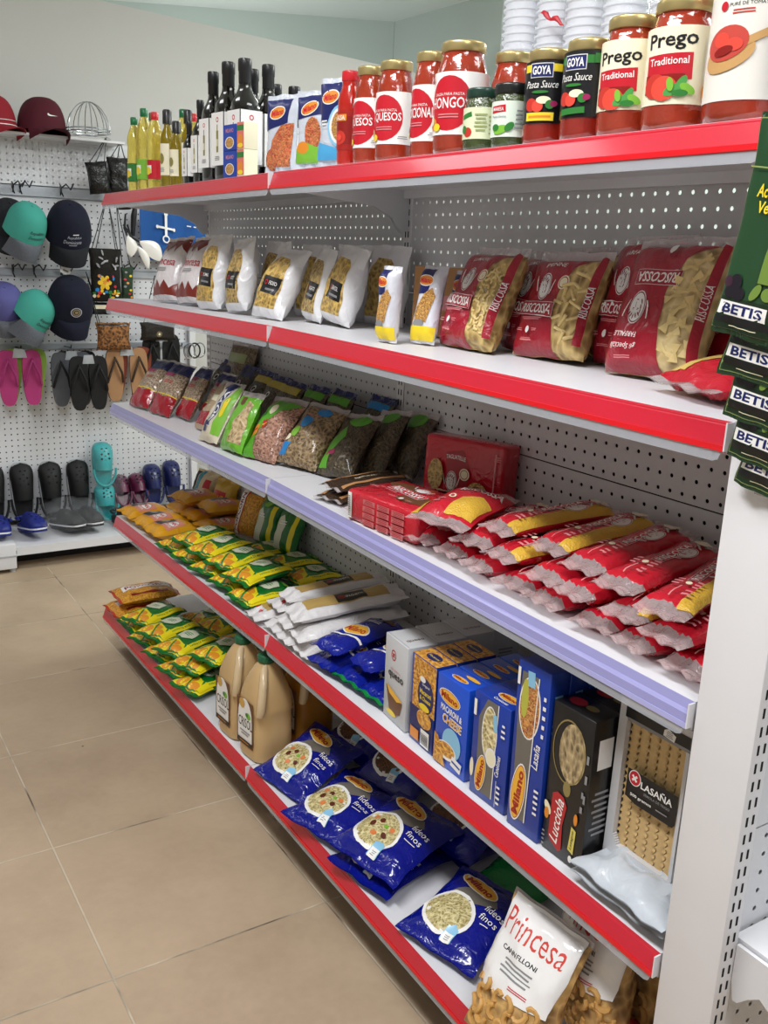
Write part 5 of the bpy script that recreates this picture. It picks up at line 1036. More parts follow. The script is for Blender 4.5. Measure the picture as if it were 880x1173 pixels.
# jugs of oil
JUG = mat('cloudy_amber_oil_jug', 'EAC68E', .22, trans=.35, coat=.4, ior=1.3, vary=.06, vscale=6); JUG2 = mat('amber_oil_jug', 'C98A34', .22, trans=.35, coat=.4, ior=1.3, vary=.06)
CAPG = mat('dark_green_jug_cap', '0C5A38', .35, coat=.3, bump=.3, bscale=200)
def jug(x, y, rz, lb, m, h=.272, r=.058):
    root = empty('oil_jug', lb, 'oil jug'); n = 36; vs = []; fs = []
    prof = [(.90, 0, 0), (.98, .01, 0), (1., .03, 0), (1., .30, 0), (.985, .32, 0), (.985, .47, 0), (1.02, .50, 0), (1.0, .54, 0), (.95, .64, 0), (.86, .73, .0), (.71, .82, 0), (.52, .89, 0), (.34, .925, 0), (.30, .94, 0), (.30, .965, 0)]
    for (k, z, c) in prof:
        for i in range(n):
            a = 2*pi*i/n; q = 4 if z < .6 else 4-2*min(1, (z-.6)/.25)
            rr = r*k/((abs(cos(a))**q+abs(sin(a))**q)**(1/q))
            # finger recess behind the handle
            vs.append((rr*cos(a), rr*sin(a)*.96, z*h))
    for j in range(len(prof)-1):
        for i in range(n): i2 = (i+1) % n; fs.append((j*n+i, j*n+i2, (j+1)*n+i2, (j+1)*n+i))
    fs.append(tuple(range(n))[::-1]); fs.append(tuple((len(prof)-1)*n+i for i in range(n)))
    mb = MB().add(vs, fs, m, True)
    for k in range(4): mb.tube([(r*1.0*(.93)*sx, sy*r*.9, h*(.1+.085*k)) for sx, sy in ((-1, -1), (-1, 0), (-1, 1))], .0012, m, 5)
    mb.build('jug_body', root)
    hp = [(r*.30, -r*.25, h*.90), (r*.50, -r*.42, h*.88), (r*.78, -r*.62, h*.78), (r*.95, -r*.78, h*.66), (r*.98, -r*.84, h*.56), (r*.90, -r*.86, h*.50)]
    MB().tube(hp, [.008, .010, .011, .0115, .012, .010], mat('pale_amber_handle', 'E2C9A0', .25, trans=.2, coat=.4), 10).build('handle', root)
    c = MB().lathe([(r*.38, .0), (r*.40, .002), (r*.40, .016), (r*.34, .020), (r*.1, .021)], CAPG, 28).build('bottle_cap', root); c.location = (0, 0, h*.955-.006)
    f = flatF((0, -r*.985, .018), (1.1, 0, 0), (0, 0, 1.1), (0, -1, 0)); W = .070
    printed(MB(), [('rect', -.006, h*.26, .072, h*.42, BRN), ('ell', -.006, h*.31, .030, h*.17, PAPER), ('rect', -.006, h*.20, .062, h*.20, PAPER), ('txt', 'CRISOL', -.004, h*.26, .060, .024, BLACK, {'bold': .01}), ('ell', -.018, h*.43, .012, .012, ink('gold_print', 'CFA24A')), ('ell', .010, h*.34, .010, .008, LGRN), ('ell', .004, h*.345, .006, .005, GRN), ('lines', -.004, h*.17, .05, h*.05, 2, GREY), ('rect', -.006, h*.085, .064, h*.04, ink('dark_brown_print', '2E2418')), ('lines', -.006, h*.085, .05, .004, 1, ORG)], f, off=.0004, step=.0003).build('printed_label', root)
    place(root, x, y, zs(1, y)+.002, rz); return root
jug(.012, 1.292, -84, 'amber oil jug with green cap and CRISOL label, nearer of the two in front', JUG)
jug(.010, 1.430, -86, 'amber oil jug with green cap and CRISOL label, farther of the two in front', JUG)
jug(.142, 1.310, -86, 'darker amber oil jug standing behind the nearer front jug', JUG2)
jug(.140, 1.450, -86, 'amber oil jug standing behind the farther front jug', JUG)
# blue noodle bags
FBLUE = film('royal_blue_wrapper', '0B1682', .18); SOUP = grain('noodle_soup_picture', '8A7A3A', 'E8DCA8', 170, hx3='D8C488'); DSOUP = grain('dark_noodle_picture', '3E2412', '7A4E28', 190, hx3='5E3A1C'); CHUNK = ink('meat_print', '5E2A1C'); CARR = ink('carrot_print', 'E08048')
def fideo(lb, x, y, dz, rz, rx, ry, w, h, t, seed, dark=False, s=1, settle=False, chunks=True):
    G2 = DSOUP if dark else SOUP
    d = [('poly', [(-w*.30, h*.60), (w*.02, h*.56), (w*.28, h*.66), (w*.2, h*.74), (-w*.1, h*.76)], ink('stone_print', '6F6A62')), ('ell', -w*.13, h*.37, w*.325, h*.245, PAPER, {'rot': -14}), ('ell', -w*.13, h*.37, w*.285, h*.210, G2, {'rot': -14})]
    if not dark and chunks: d += [('ell', -w*.16, h*.46, w*.035, h*.03, CHUNK), ('ell', -w*.23, h*.38, w*.035, h*.035, CHUNK), ('ell', w*.0, h*.33, w*.04, h*.028, CHUNK, {'rot': -30}), ('ell', -w*.27, h*.47, w*.035, h*.028, CARR), ('ell', -w*.12, h*.29, w*.04, h*.03, CARR), ('ell', w*.03, h*.43, w*.035, h*.03, CARR), ('ell', -w*.06, h*.42, w*.03, h*.02, LGRN)]
    d += [('poly', [(w*.0, h*.10), (w*.14, h*.10), (w*.14, h*.24), (w*.07, h*.28), (w*.0, h*.24)], ink('sky_print', '8CC3E4')), ('rect', w*.07, h*.14, w*.12, h*.09, PAPER), ('lines', w*.07, h*.14, w*.08, h*.05, 3, GREY)]
    d += [('ell', -w*.08, h*.79, w*.27, h*.090, PAPER, {'rot': -10}), ('ell', -w*.08, h*.79, w*.255, h*.078, ink('golden_print', 'EFB43A'), {'rot': -10}), ('txt', 'Milano', -w*.08, h*.79, w*.40, h*.082, ink('milano_red_print', 'A8281E'), {'rot': -10, 'bold': .04})]
    d += [('txt', 'fideos', w*.30, h*.60, w*.25, h*.072, PAPER, {'rot': -4, 'bold': 0}), ('txt', 'finos' if not dark else 'cortos', w*.30, h*.50, w*.23, h*.066, PAPER, {'rot': -4, 'bold': 0}), ('lines', w*.30, h*.43, w*.16, h*.02, 1, PAPER)]
    return pack(lb, 'noodle_bag', FBLUE, d, s, x, y, dz, rz, rx, ry, w, h, t, seed, cat='noodle bag', settle=settle, lump=.007, pu=2.2, pv=2.6)
fideo('blue Milano noodle bag leaning against the nearer oil jug', -.052, 1.112, .03, -77, -70, 3, .195, .205, .05, 270)
fideo('blue Milano noodle bag lying second from the oil jugs', -.062, .900, .040, -74, -84, 0, .195, .215, .055, 271)
fideo('blue Milano noodle bag lying third from the jugs, overlapping its neighbour', -.050, .712, .066, -72, -80, 6, .198, .215, .055, 272)
fideo('blue Milano bag with brown pasta bowl and green foot, beside the Princesa bags', -.040, .468, .040, -76, -80, 0, .190, .205, .050, 273, chunks=False)
fideo('dark-bowl blue noodle bag in the back row, farthest', .150, 1.130, .06, -74, -66, 5, .185, .20, .055, 274, True)
fideo('dark-bowl blue noodle bag in the back row, middle', .150, .935, .07, -70, -70, 5, .185, .20, .055, 275, True)
fideo('dark-bowl blue noodle bag in the back row, nearest', .145, .690, .075, -72, -76, 6, .185, .21, .055, 276, True)
fideo('blue noodle bag in the bottom layer beneath the third front bag', -.052, .715, .030, -78, -89, 0, .18, .20, .03, 277)
fideo('blue noodle bag under the dark-bowl bags at the back', .150, 1.0, .035, -85, -90, 0, .18, .19, .03, 278, True)
fideo('blue noodle bag under the nearest dark-bowl bag', .150, .72, .035, -88, -90, 0, .18, .19, .03, 279, True)
pack('bright green packet edge showing behind the brown-bowl blue bag', 'noodle_bag', film('green_seal_wrapper', '15803C', .25), [], 1, .10, .520, .03, -80, -86, 0, .16, .17, .03, 280, cat='noodle bag')
# Princesa shell bags
SHELLC = mat('clear_shell_bag', 'C9AE86', .12, alpha=.32, bump=.7, bscale=30, coat=.8); SHP = grain('shells_in_bag', '6A4A26', 'D8B070', 48, hx3='C09452')
WLAB = mat('white_glossy_label', 'EDEBEA', .15, bump=.35, bscale=16, coat=.7, vary=.01)
def shell_bag(lb, x, y, rz, rx, ry, seed, lab=True):
    w, h, t = .180, .240, .080
    b = Bag(w, h, t, seal=.010, seals=(0, 1), nu=18, nv=24, seed=seed, lump=.007, pu=2.3, pv=2.8, shoulder=.35); b.off = .0024
    d = []
    if lab: d = [('poly', [(-w*.45, h*.42), (-w*.30, h*.36), (w*.44, h*.42), (w*.47, h*.7), (w*.45, h-.004), (-w*.45, h-.004)], WLAB), ('txt', 'Princesa', 0, h*.82, w*.80, .040, ink('coral_print', 'D0453C'), {'bold': -.002, 'shear': .05}), ('txt', 'CANNELLONI', -w*.04, h*.66, w*.46, .0075, BLACK, {'bold': .02}), ('lines', 0, h*.56, w*.55, .028, 4, GREY), ('rect', w*.12, h*.47, .04, .0015, REDI), ('rect', w*.12, h*.455, .04, .0015, REDI)]
    def ex(B, r):
        pieces(B, r, 'gno', [(-w*.42, .02), (w*.42, .02), (w*.42, h*.40), (-w*.42, h*.40)], 34, mat('golden_shell_pasta', 'C99A58', .5, vary=.15, vscale=80), .032, seed, 'shell_pasta')
    return put(b.make('pasta_bag', lb, 'pasta bag', SHP, d, CLEARF, extra=ex), 1, x, y, 0, rz, rx, ry, t*.6)
shell_bag('clear shell pasta bag with white Princesa CANNELLONI label, in front', -.090, .232, -88, -27, -3, 290)
shell_bag('clear shell pasta bag with white Princesa CANNELLONI label, standing behind the front one', .045, .180, -95, -9, -8, 291)
shell_bag('unlabelled bag of shell pasta in the dark corner beside the white post', .13, .115, -92, -12, 0, 292, False)
pack('dark red packet lying in bottom right corner behind the shell bags', 'pasta_packet', RISB, [], 1, .03, .075, .05, -60, -80, 0, .12, .14, .04, 293, cat='pasta packet')
# ------------------------------------------------------------------ far fixture with caps, bags and sandals
FY = 3.90
root = empty('sandal_display_unit', 'white perforated wall display across the aisle end, hung with caps and sandals', 'shelf')
for za, zb in ((.13, .42), (.42, .94), (.96, 1.27), (1.30, 1.61), (1.66, 1.86)):
    for xa, xb in ((-1.15, -.17), (-.165, .80)):
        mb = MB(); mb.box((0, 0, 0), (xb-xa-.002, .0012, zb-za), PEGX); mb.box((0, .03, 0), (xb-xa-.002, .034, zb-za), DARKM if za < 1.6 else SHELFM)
        o = mb.build('back_panel', root); o.location = (xa, FY, za)
GREYM = mat('grey_rail_metal', 'B9BDC4', .35, metal=.3)
for z0, z1 in ((1.612, 1.655), (1.268, 1.298), (.938, .962)):
    MB().box((-1.15, FY-.012, z0), (.80, FY+.002, z1), GREYM).build('display_rail', root)
MB().box((-1.15, FY-.16, 1.852), (.46, FY+.05, 1.862), SHELFM).build('top_shelf', root)
mb = MB(); mb.box((-1.15, 3.525, .095), (.80, FY, .108), SHELFM); mb.box((-1.15, 3.52, .072), (.80, 3.526, .109), SHELFM); mb.build('shelf', root)
mb = MB(); mb.box((-1.15, 3.66, 0), (.80, 3.67, .095), DARKM); mb.build('kick_plate', root)
mb = MB(); mb.box((-.40, 3.50, .02), (-.155, 3.56, .135), SHELFM, bev=.004); mb.box((-.40, 3.498, .075), (-.153, 3.5, .082), GREYM); mb.box((-.154, 3.505, .045), (-.1525, 3.512, .062), SLOT); mb.box((-.154, 3.505, .085), (-.1525, 3.512, .10), SLOT); mb.lathe([(.012, 0), (.012, .02)], GREYM, 12, M=Matrix.Translation((-.17, 3.53, 0))); mb.build('foot', root)
MB().box((.80, FY-.03, 0), (.83, FY+.04, 1.86), SHELFM).build('upright', root)
HK = mat('black_wire', '0E0E10', .4); CHR = mat('chrome_wire', 'C9CCD0', .2, metal=1.)
def hook(x, z, y=FY-.012):
    pts = [(x, y, z), (x, y-.02, z+.03), (x-.012, y-.05, z+.04), (x-.02, y-.09, z+.015), (x-.016, y-.11, z-.01)]
    MB().tube(pts, .003, HK, 6).build('hook', root)
    MB().tube([(x, y, z), (x, y-.02, z+.03), (x+.014, y-.05, z+.045), (x+.02, y-.1, z+.02), (x+.026, y-.13, z+.045)], .003, HK, 6).build('hook', root)
for x, z in ((.03, 1.625), (.00, 1.625), (.205, 1.625), (-.02, 1.275), (.07, 1.275), (.19, 1.275), (.39, 1.29), (.48, 1.29), (.58, 1.62), (.40, 1.66)): hook(x, z)
for x in (-.03, .19, .44, .60, .72):
    MB().tube([(x, FY-.012, .95), (x, FY-.13, .955), (x, FY-.135, .968)], .003, HK, 6).build('hook', root)

def cap(lb, x, y, z, rz, rx, ry, cm, bm, dec=None, tall=.112, s=1., name='cap', droop=None):
    droop = (1 if rx > 20 else 0) if droop is None else droop
    root = empty(name, lb, 'cap'); r = .088*s; ry_ = .098*s; H = tall*s; n = 36; m = 10; vs = []; fs = []
    for j in range(m+1):
        ph = pi/2*j/m
        for i in range(n):
            a = 2*pi*i/n; k = cos(ph)**.62 if j < m else .0; seam = 1-.012*max(0, cos(6*a))**8
            fr = max(0, -sin(a))
            vs.append((r*k*cos(a)*seam, ry_*k*sin(a)*seam, H*sin(ph)*(1+.06*fr*cos(ph))))
    for j in range(m):
        for i in range(n): i2 = (i+1) % n; fs.append((j*n+i, j*n+i2, (j+1)*n+i2, (j+1)*n+i))
    MB().add(vs, fs, cm, True).build('crown', root)
    MB().lathe([(.006, 0), (.006, .003), (.002, .005)], cm, 10, M=Matrix.Translation((0, 0, H-.001))).build('button', root)
    vs = []; fs = []; A = 14; Bn = 6
    for side in (0, 1):
        for i in range(A+1):
            t = -1+2*i/A; a = -pi/2+t*radians(62)
            for j in range(Bn+1):
                q = j/Bn; L = .068*s*(1-abs(t)**2.6)*q
                px, py = r*.99*cos(a), ry_*.99*sin(a)-L
                px *= 1-.05*q
                vs.append((px, py*(1-.0*q)+.030*droop*q*q, .004-.030*s*(t*t)*q-(.012+.05*droop)*q*q-.002*side))
    o = (A+1)*(Bn+1)
    for i in range(A):
        for j in range(Bn):
            a = i*(Bn+1)+j; fs.append((a, a+1, a+Bn+2, a+Bn+1)); fs.append((o+a, o+a+Bn+1, o+a+Bn+2, o+a+1))
    MB().add(vs, fs, bm, True).build('bill', root)
    if dec:
        def F(u, v):
            a = -pi/2+u/r; ph = v/H*.95
            P = Vector((r*cos(ph)**.62*cos(a), ry_*cos(ph)**.62*sin(a), H*sin(ph)*(1+.06*max(0, -sin(a))*cos(ph))))
            return P, Vector((cos(ph)*cos(a), cos(ph)*sin(a), sin(ph))).normalized()
        printed(MB(), dec, F, frange(-.08, .08, .01), frange(0, .1, .01), off=.0016, step=.0003).build('embroidery', root)
    place(root, x, y, z, rz, rx, ry); return root
MAR = mat('maroon_cotton', '4E1020', .85); NVC = mat('navy_cotton', '0A0E24', .9); TEAL = mat('mint_cotton', '3F9C8E', .85); HGRY = mat('heather_grey_cloth', '5E626A', .9, bump=.5, bscale=250, vary=.35, vscale=220); CRED = mat('crimson_cotton', '8E1524', .8); PURC = mat('purple_cotton', '55548E', .8); DKG = mat('charcoal_cloth', '15181E', .9)
swoosh = ('poly', [(-.020, .056), (-.022, .050), (-.019, .045), (-.012, .043), (.028, .051), (-.008, .048), (-.014, .049), (-.016, .053)], PAPER)
cap('maroon cap with white swoosh sitting on top of the wall display', .118, 3.815, 1.868, 14, -6, 4, MAR, MAR, [('poly', [(-.004+a*1.0, b+.012) for a, b in ((-.018, .056), (-.022, .050), (-.018, .044), (-.008, .043), (.026, .049), (-.004, .048), (-.012, .050))], PAPER)], tall=.128, s=1.14)
cap('crimson cap with white piping on top of the display, cut by left picture edge', -.075, 3.83, 1.868, 30, -4, 0, CRED, CRED, [('rect', 0, .012, .14, .003, PAPER), ('rect', 0, .03, .10, .002, PAPER)], tall=.13, s=1.05)
sc = ink('silver_thread', 'AEB4C2')
cap('mint cap with grey brim hanging in the upper row', .0, 3.73, 1.455, 12, 34, 8, TEAL, HGRY, [('txt', 'Republica', .01, .056, .070, .018, ink('dark_teal_print', '2C3A3E'), {'shear': .3}), ('txt', 'Dominicana', .01, .034, .070, .014, ink('dark_teal_print', '2C3A3E'), {'shear': .3})], tall=.13, s=1.0)
cap('charcoal cap hanging behind the mint cap in the upper row', -.045, 3.79, 1.48, 0, 34, 0, DKG, DKG)
cap('navy cap with silver script and dark brim hanging in the upper row', .185, 3.725, 1.445, -4, 32, 0, NVC, DKG, [('rect', .012, .074, .026, .004, PAPER), ('txt', 'Republica', .006, .058, .060, .016, sc, {'shear': .3, 'bold': 0}), ('txt', 'Dominicana', -.002, .038, .076, .016, sc, {'shear': .3, 'bold': 0}), ('lines', .0, .024, .05, .006, 1, sc)], tall=.14, s=1.12)
cap('navy cap with round metallic badge hanging in the lower row', .175, 3.725, 1.130, 0, 30, 0, NVC, NVC, [('ell', 0, .056, .025, .023, sc), ('ell', 0, .056, .021, .0195, BLACK), ('ring', 0, .056, .017, .016, .3, ink('bronze_thread', '8A7A5A')), ('ell', 0, .056, .008, .007, ink('bronze_thread', '8A7A5A'))], tall=.135, s=1.14)
cap('mint cap with grey brim hanging tilted in the lower row', .0, 3.73, 1.095, 20, 36, 26, TEAL, HGRY, [('txt', 'Republica', .0, .052, .070, .018, ink('dark_teal_print', '2C3A3E'), {'shear': .3}), ('txt', 'Dominicana', .0, .030, .070, .014, ink('dark_teal_print', '2C3A3E'), {'shear': .3})], tall=.13, s=1.0)
cap('purple cap with grey brim hanging behind the tilted mint cap', -.085, 3.79, 1.13, 0, 34, 0, PURC, HGRY)
t = MB(); t.prism([(-.022, -.014), (.014, -.018), (.024, 0), (.012, .016), (-.024, .014)], 0, .0015, PAPER, 'y'); t.prism([(-.012, -.004), (.012, -.006), (.012, .002), (-.012, .004)], -.0006, 0, GREY, 'y')
place(tag(t.build('price_tag'), 'white paper tag hanging above the navy badge cap', 'tag'), .165, 3.70, 1.30, 0, 0, 20)
# wire dome
mb = MB(); Rr = .092
for k in range(5):
    a = pi*k/5+.2
    mb.tube([(Rr*cos(a)*cos(q), Rr*sin(a)*cos(q), .125*sin(q)) for q in [pi*i/16 for i in range(17)]], .0022, CHR, 6)
for z, rr in ((.0, Rr), (.012, Rr*1.0)): mb.tube([(rr*cos(2*pi*i/28), rr*sin(2*pi*i/28), z) for i in range(28)], .003, CHR, 6, closed=True)
mb.tube([(Rr*1.0*cos(2*pi*i/28), Rr*.98*sin(2*pi*i/28), -.022) for i in range(28)], .002, CHR, 6, closed=True)
place(tag(mb.build('wire_dome'), 'chrome wire dome stand on top of the display beside the maroon cap', 'wire stand'), .305, 3.755, 1.888)

# bags hanging on cords
SEQ = mat('black_sequins', '080706', .3, bump=1., bscale=60, coat=.15, vary=.5, vscale=150)
def cords(mb, pts, top, r=.0022, m=HK):
    for a in pts: mb.tube([a, top], r, m, 6)
def handbag(lb, x, y, z, w, h, t, m, dec, cordp, top, seed, rz=0, ry=0, nm='handbag', cat='bag'):
    b = Bag(w, h, t, seal=0.004, nu=14, nv=16, seed=seed, lump=.006, pu=3.4, pv=4)
    root = b.make(nm, lb, cat, m, dec, None, part='bag_body', lpart='pattern')
    mb = MB(); cords(mb, cordp, top); mb.build('cord', root)
    place(root, x, y, z, rz, 0, ry); return root
handbag('black sequined bag hanging on black cords, left half of the pair', .345, 3.74, 1.635, .10, .135, .05, SEQ, [], [(-.035, 0, .125), (.0, 0, .13), (.035, 0, .12)], (.075, .03, .235), 301, ry=-8)
handbag('black sequined bag hanging on black cords, right half of the pair', .430, 3.76, 1.640, .10, .155, .05, SEQ, [], [(-.035, 0, .145), (.0, 0, .15), (.035, 0, .145)], (.025, .03, .225), 302)
BLKF = mat('black_embroidered_cloth', '16130F', .85, bump=.6, bscale=200, vary=.4, vscale=100)
fl_ = [('ell', -.012+.021*cos(k*pi/3), .085+.021*sin(k*pi/3), .014, .010, ink('flower_yellow', 'E2B82C'), {'rot': k*60}) for k in range(6)]+[('ell', -.012, .085, .008, .008, ORG)]
rr = random.Random(5)
for k in range(22): fl_.append(('ell', rr.uniform(-.06, .06), rr.uniform(.02, .12) if k % 2 else rr.uniform(.02, .05), rr.uniform(.005, .011), rr.uniform(.004, .009), (GRN, REDI, ink('flower_yellow', 'E2B82C'), ink('bright_blue_print', '1F7FC4'), CREAM, ORG)[k % 6]))
for k in range(9): fl_.append(('ell', rr.uniform(-.05, .05), rr.uniform(.15, .22), .012, .004, GREY, {'rot': rr.uniform(0, 180)}))
handbag('black embroidered shoulder bag with yellow flower hanging on long cords', .345, 3.735, 1.165, .150, .235, .04, BLKF, fl_, [(-.06, 0, .225), (-.04, 0, .23), (.05, 0, .225), (.06, 0, .225)], (.035, .05, .47), 303)
handbag('small green beaded purse hanging right of the flower bag', .460, 3.77, 1.165, .060, .155, .03, mat('dark_green_beads', '1E3A22', .5, bump=.8, bscale=200, vary=.5, vscale=120), [('ell', rr.uniform(-.02, .02), .02+.016*k, .007, .005, (ORG, REDI, YEL, GREY)[k % 4]) for k in range(8)], [(-.02, 0, .15), (.02, 0, .15)], (-.03, .03, .44), 304)
handbag('cream and black small bag edge hanging beneath the flower bag', .335, 3.76, 1.105, .09, .055, .02, mat('black_cloth', '121214', .8), [('rect', -.01, .035, .06, .018, CREAM)], [(-.03, 0, .05), (-.02, 0, .05)], (-.06, .02, .19), 305)
LEO = grain('leopard_cloth', '2A170C', 'A8713C', 85, hx3='6B4222', rough=.8, coat=0)
handbag('brown animal-print zip pouch hanging above the tan sandals', .378, 3.74, .945, .165, .125, .04, LEO, [('rect', 0, .115, .15, .006, BLACK)], [(-.07, 0, .12), (-.06, 0, .12)], (-.10, .03, .30), 306)
handbag('black and brown beaded purse hanging right of the animal-print pouch', .60, 3.76, .985, .18, .085, .04, mat('black_brown_beads', '1C140E', .5, bump=.8, bscale=200, vary=.5, vscale=90), [('ring', .0, .03, .014, .013, .3, ink('bronze_thread', '8A7A5A')), ('ell', 0, .03, .006, .006, CREAM)], [(-.07, 0, .08), (.07, 0, .08)], (.0, .03, .30), 307)
# blue cloth with a white anchor, leaf-shaped ornaments
mb = MB(); Wc, Hc = .34, .24; vs = []; fs = []
BLUC = mat('bright_blue_cloth', '0B4E94', .7, bump=.2, bscale=90)
for s in (0, 1):
    for i in range(15):
        for j in range(9): x_, z_ = Wc*i/14, -Hc*j/8; vs.append((x_, .006*sin(x_*40)+.003*s, z_-.10*x_))
o = 135
for i in range(14):
    for j in range(8): a = i*9+j; fs.append((a, a+1, a+10, a+9)); fs.append((o+a, o+a+9, o+a+10, o+a+1))
root = empty('beach_cloth', 'bright blue cloth with white anchor hanging behind the maroon-edged bags', 'cloth')
mb.add(vs, fs, BLUC, True).build('cloth', root)
fc = lambda u, v: (Vector((u, -.009+.006*sin(u*40), v-.10*u)), Vector((0, -1, 0)))
printed(MB(), [('rect', .12, -.075, .012, .10, PAPER), ('rect', .12, -.085, .085, .010, PAPER, {'rot': -3}), ('ring', .12, -.135, .018, .018, .35, PAPER), ('ell', .12, -.022, .009, .009, PAPER), ('ell', .079, -.083, .006, .008, PAPER), ('ell', .161, -.088, .006, .008, PAPER), ('rect', .235, -.06, .02, .005, PAPER), ('rect', .262, -.06, .012, .005, PAPER)], fc, frange(0, Wc, .02), None, off=.002, step=.0004).build('anchor_print', root)
place(root, .545, 3.82, 1.60)
PEARL = mat('pearl_white_plastic', 'E6E2DC', .25, coat=.4)
for k, (x, z, ry, L, lb) in enumerate(((.478, 1.365, -8, .10, 'pearly white leaf ornament on black hook, left of three'), (.560, 1.315, -28, .12, 'slender pearly leaf ornament curving down, middle of three'), (.625, 1.355, -52, .135, 'broad pearly leaf ornament in front of the blue cloth, right of three'))):
    vs = []; fs = []; N = 14
    for i in range(N+1):
        t_ = i/N; wv = .5*L*(.55 if k != 1 else .32)*sin(pi*t_**.85)**.9+.0006
        for j in range(9): a = 2*pi*j/9; vs.append((wv*cos(a)+.012*sin(pi*t_), .010*sin(a)*sin(pi*t_)**.5, L*t_))
    for i in range(N):
        for j in range(9): fs.append((i*9+j, i*9+(j+1) % 9, (i+1)*9+(j+1) % 9, (i+1)*9+j))
    root = empty('leaf_ornament', lb, 'ornament'); MB().add(vs, fs, PEARL, True).build('leaf', root)
    MB().tube([(0, 0, L*.9), (-.005, .01, L+.03), (.02, .04, L+.09)], [.004, .005, .004], HK, 6).build('hanger', root)
    place(root, x, 3.76, z, 0, 0, ry)
# black bracket shape near shelf end
root = empty('sandal_hanger', 'black hanger hook beside the blue cloth under the top shelf', 'hanger')
MB().tube([(-.05, 0, .05), (0, 0, .06), (.03, 0, .075), (.02, 0, .02), (.012, 0, -.07)], [.008, .014, .012, .014, .010], HK, 8).build('hook', root)
place(root, .49, 3.80, 1.53)

# flip-flops
def outline(L, W, n=28):
    pts = []
    for i in range(n):
        a = 2*pi*i/n; y = sin(a); x = cos(a)
        xx = abs(x)**.62*(1 if x > 0 else -1); wd = .5*W*(.90+.12*y-.10*(1-y*y)); pts.append((xx*wd, L/2+(abs(y)**.9)*(1 if y > 0 else -1)*L/2))
    return pts
def flipflops(lb, x, z, m, sm, L=.25, W=.104, gap=.10, back=None, rz=0, y=3.76, ry=0):
    root = empty('flip_flops', lb, 'sandals')
    for k, sx in enumerate((-gap/2, gap/2)):
        M_ = Matrix.Translation((sx, 0, 0))
        MB().prism(outline(L, W), 0, .014, m, 'y', M=M_).build('sole', root)
        MB().tube([M_ @ Vector(q) for q in ((-W*.36, -.004, L*.36), (-W*.26, -.02, L*.55), (0, -.012, L*.82), (0, .0, L*.84))], [.006, .006, .005, .003], sm, 8).build('strap', root)
        MB().tube([M_ @ Vector(q) for q in ((W*.36, -.004, L*.36), (W*.26, -.02, L*.55), (0, -.012, L*.82), (0, .0, L*.84))], [.006, .006, .005, .003], sm, 8).build('strap', root)
        if back:
            MB().prism(outline(L*1.02, W*1.05), .018, .032, back, 'y', M=M_ @ Matrix.Rotation(.12, 4, 'Y')).build('sole', root)
    MB().prism([(-gap*.3, L*.86), (gap*.3, L*.86), (gap*.22, L*1.02), (-gap*.22, L*1.02)], -.004, .0, mat('clear_hanger', 'C9CDD2', .2, alpha=.6), 'y').build('hanger_card', root)
    place(root, x, y, z, rz, 0, ry); return root
PK = mat('pink_foam', 'A8306E', .6); GK = mat('lime_foam', '7FA23A', .6); KB = mat('black_foam', '0A0A0C', .6); GF = mat('grey_foam', '55585E', .6); TN = mat('tan_foam', 'A87E58', .6); BRF = mat('brown_rubber', '3A2A20', .5)
flipflops('pink pair of flip-flops hanging at left picture edge', -.040, .700, PK, mat('rose_strap', '9A2A68', .5), gap=.104, back=GK)
flipflops('grey and black pair of flip-flops hanging beside the pink pair', .190, .685, GF, KB, gap=.10, back=KB, y=3.77)
flipflops('plain black pair of flip-flops hanging in front of the grey pair', .250, .672, KB, KB, gap=.09, y=3.71)
flipflops('tan pair of flip-flops with dark straps hanging above the lilac shelf end', .450, .700, TN, BRF, gap=.115, back=mat('rust_foam', '7A3420', .6))
flipflops('black pair of sandals hanging behind the shelf end, right of the tan pair', .62, .76, KB, KB, gap=.10, y=3.79)
mb = MB()
for k in range(3): mb.tube([(.03*k+.028*cos(2*pi*i/20), .01*k, .036*sin(2*pi*i/20)) for i in range(20)], .004, CHR if k % 2 == 0 else HK, 6, closed=True)
place(tag(mb.build('bangles'), 'set of silver and black bangles hanging behind the bean bags', 'bangles'), .76, 3.77, .93)

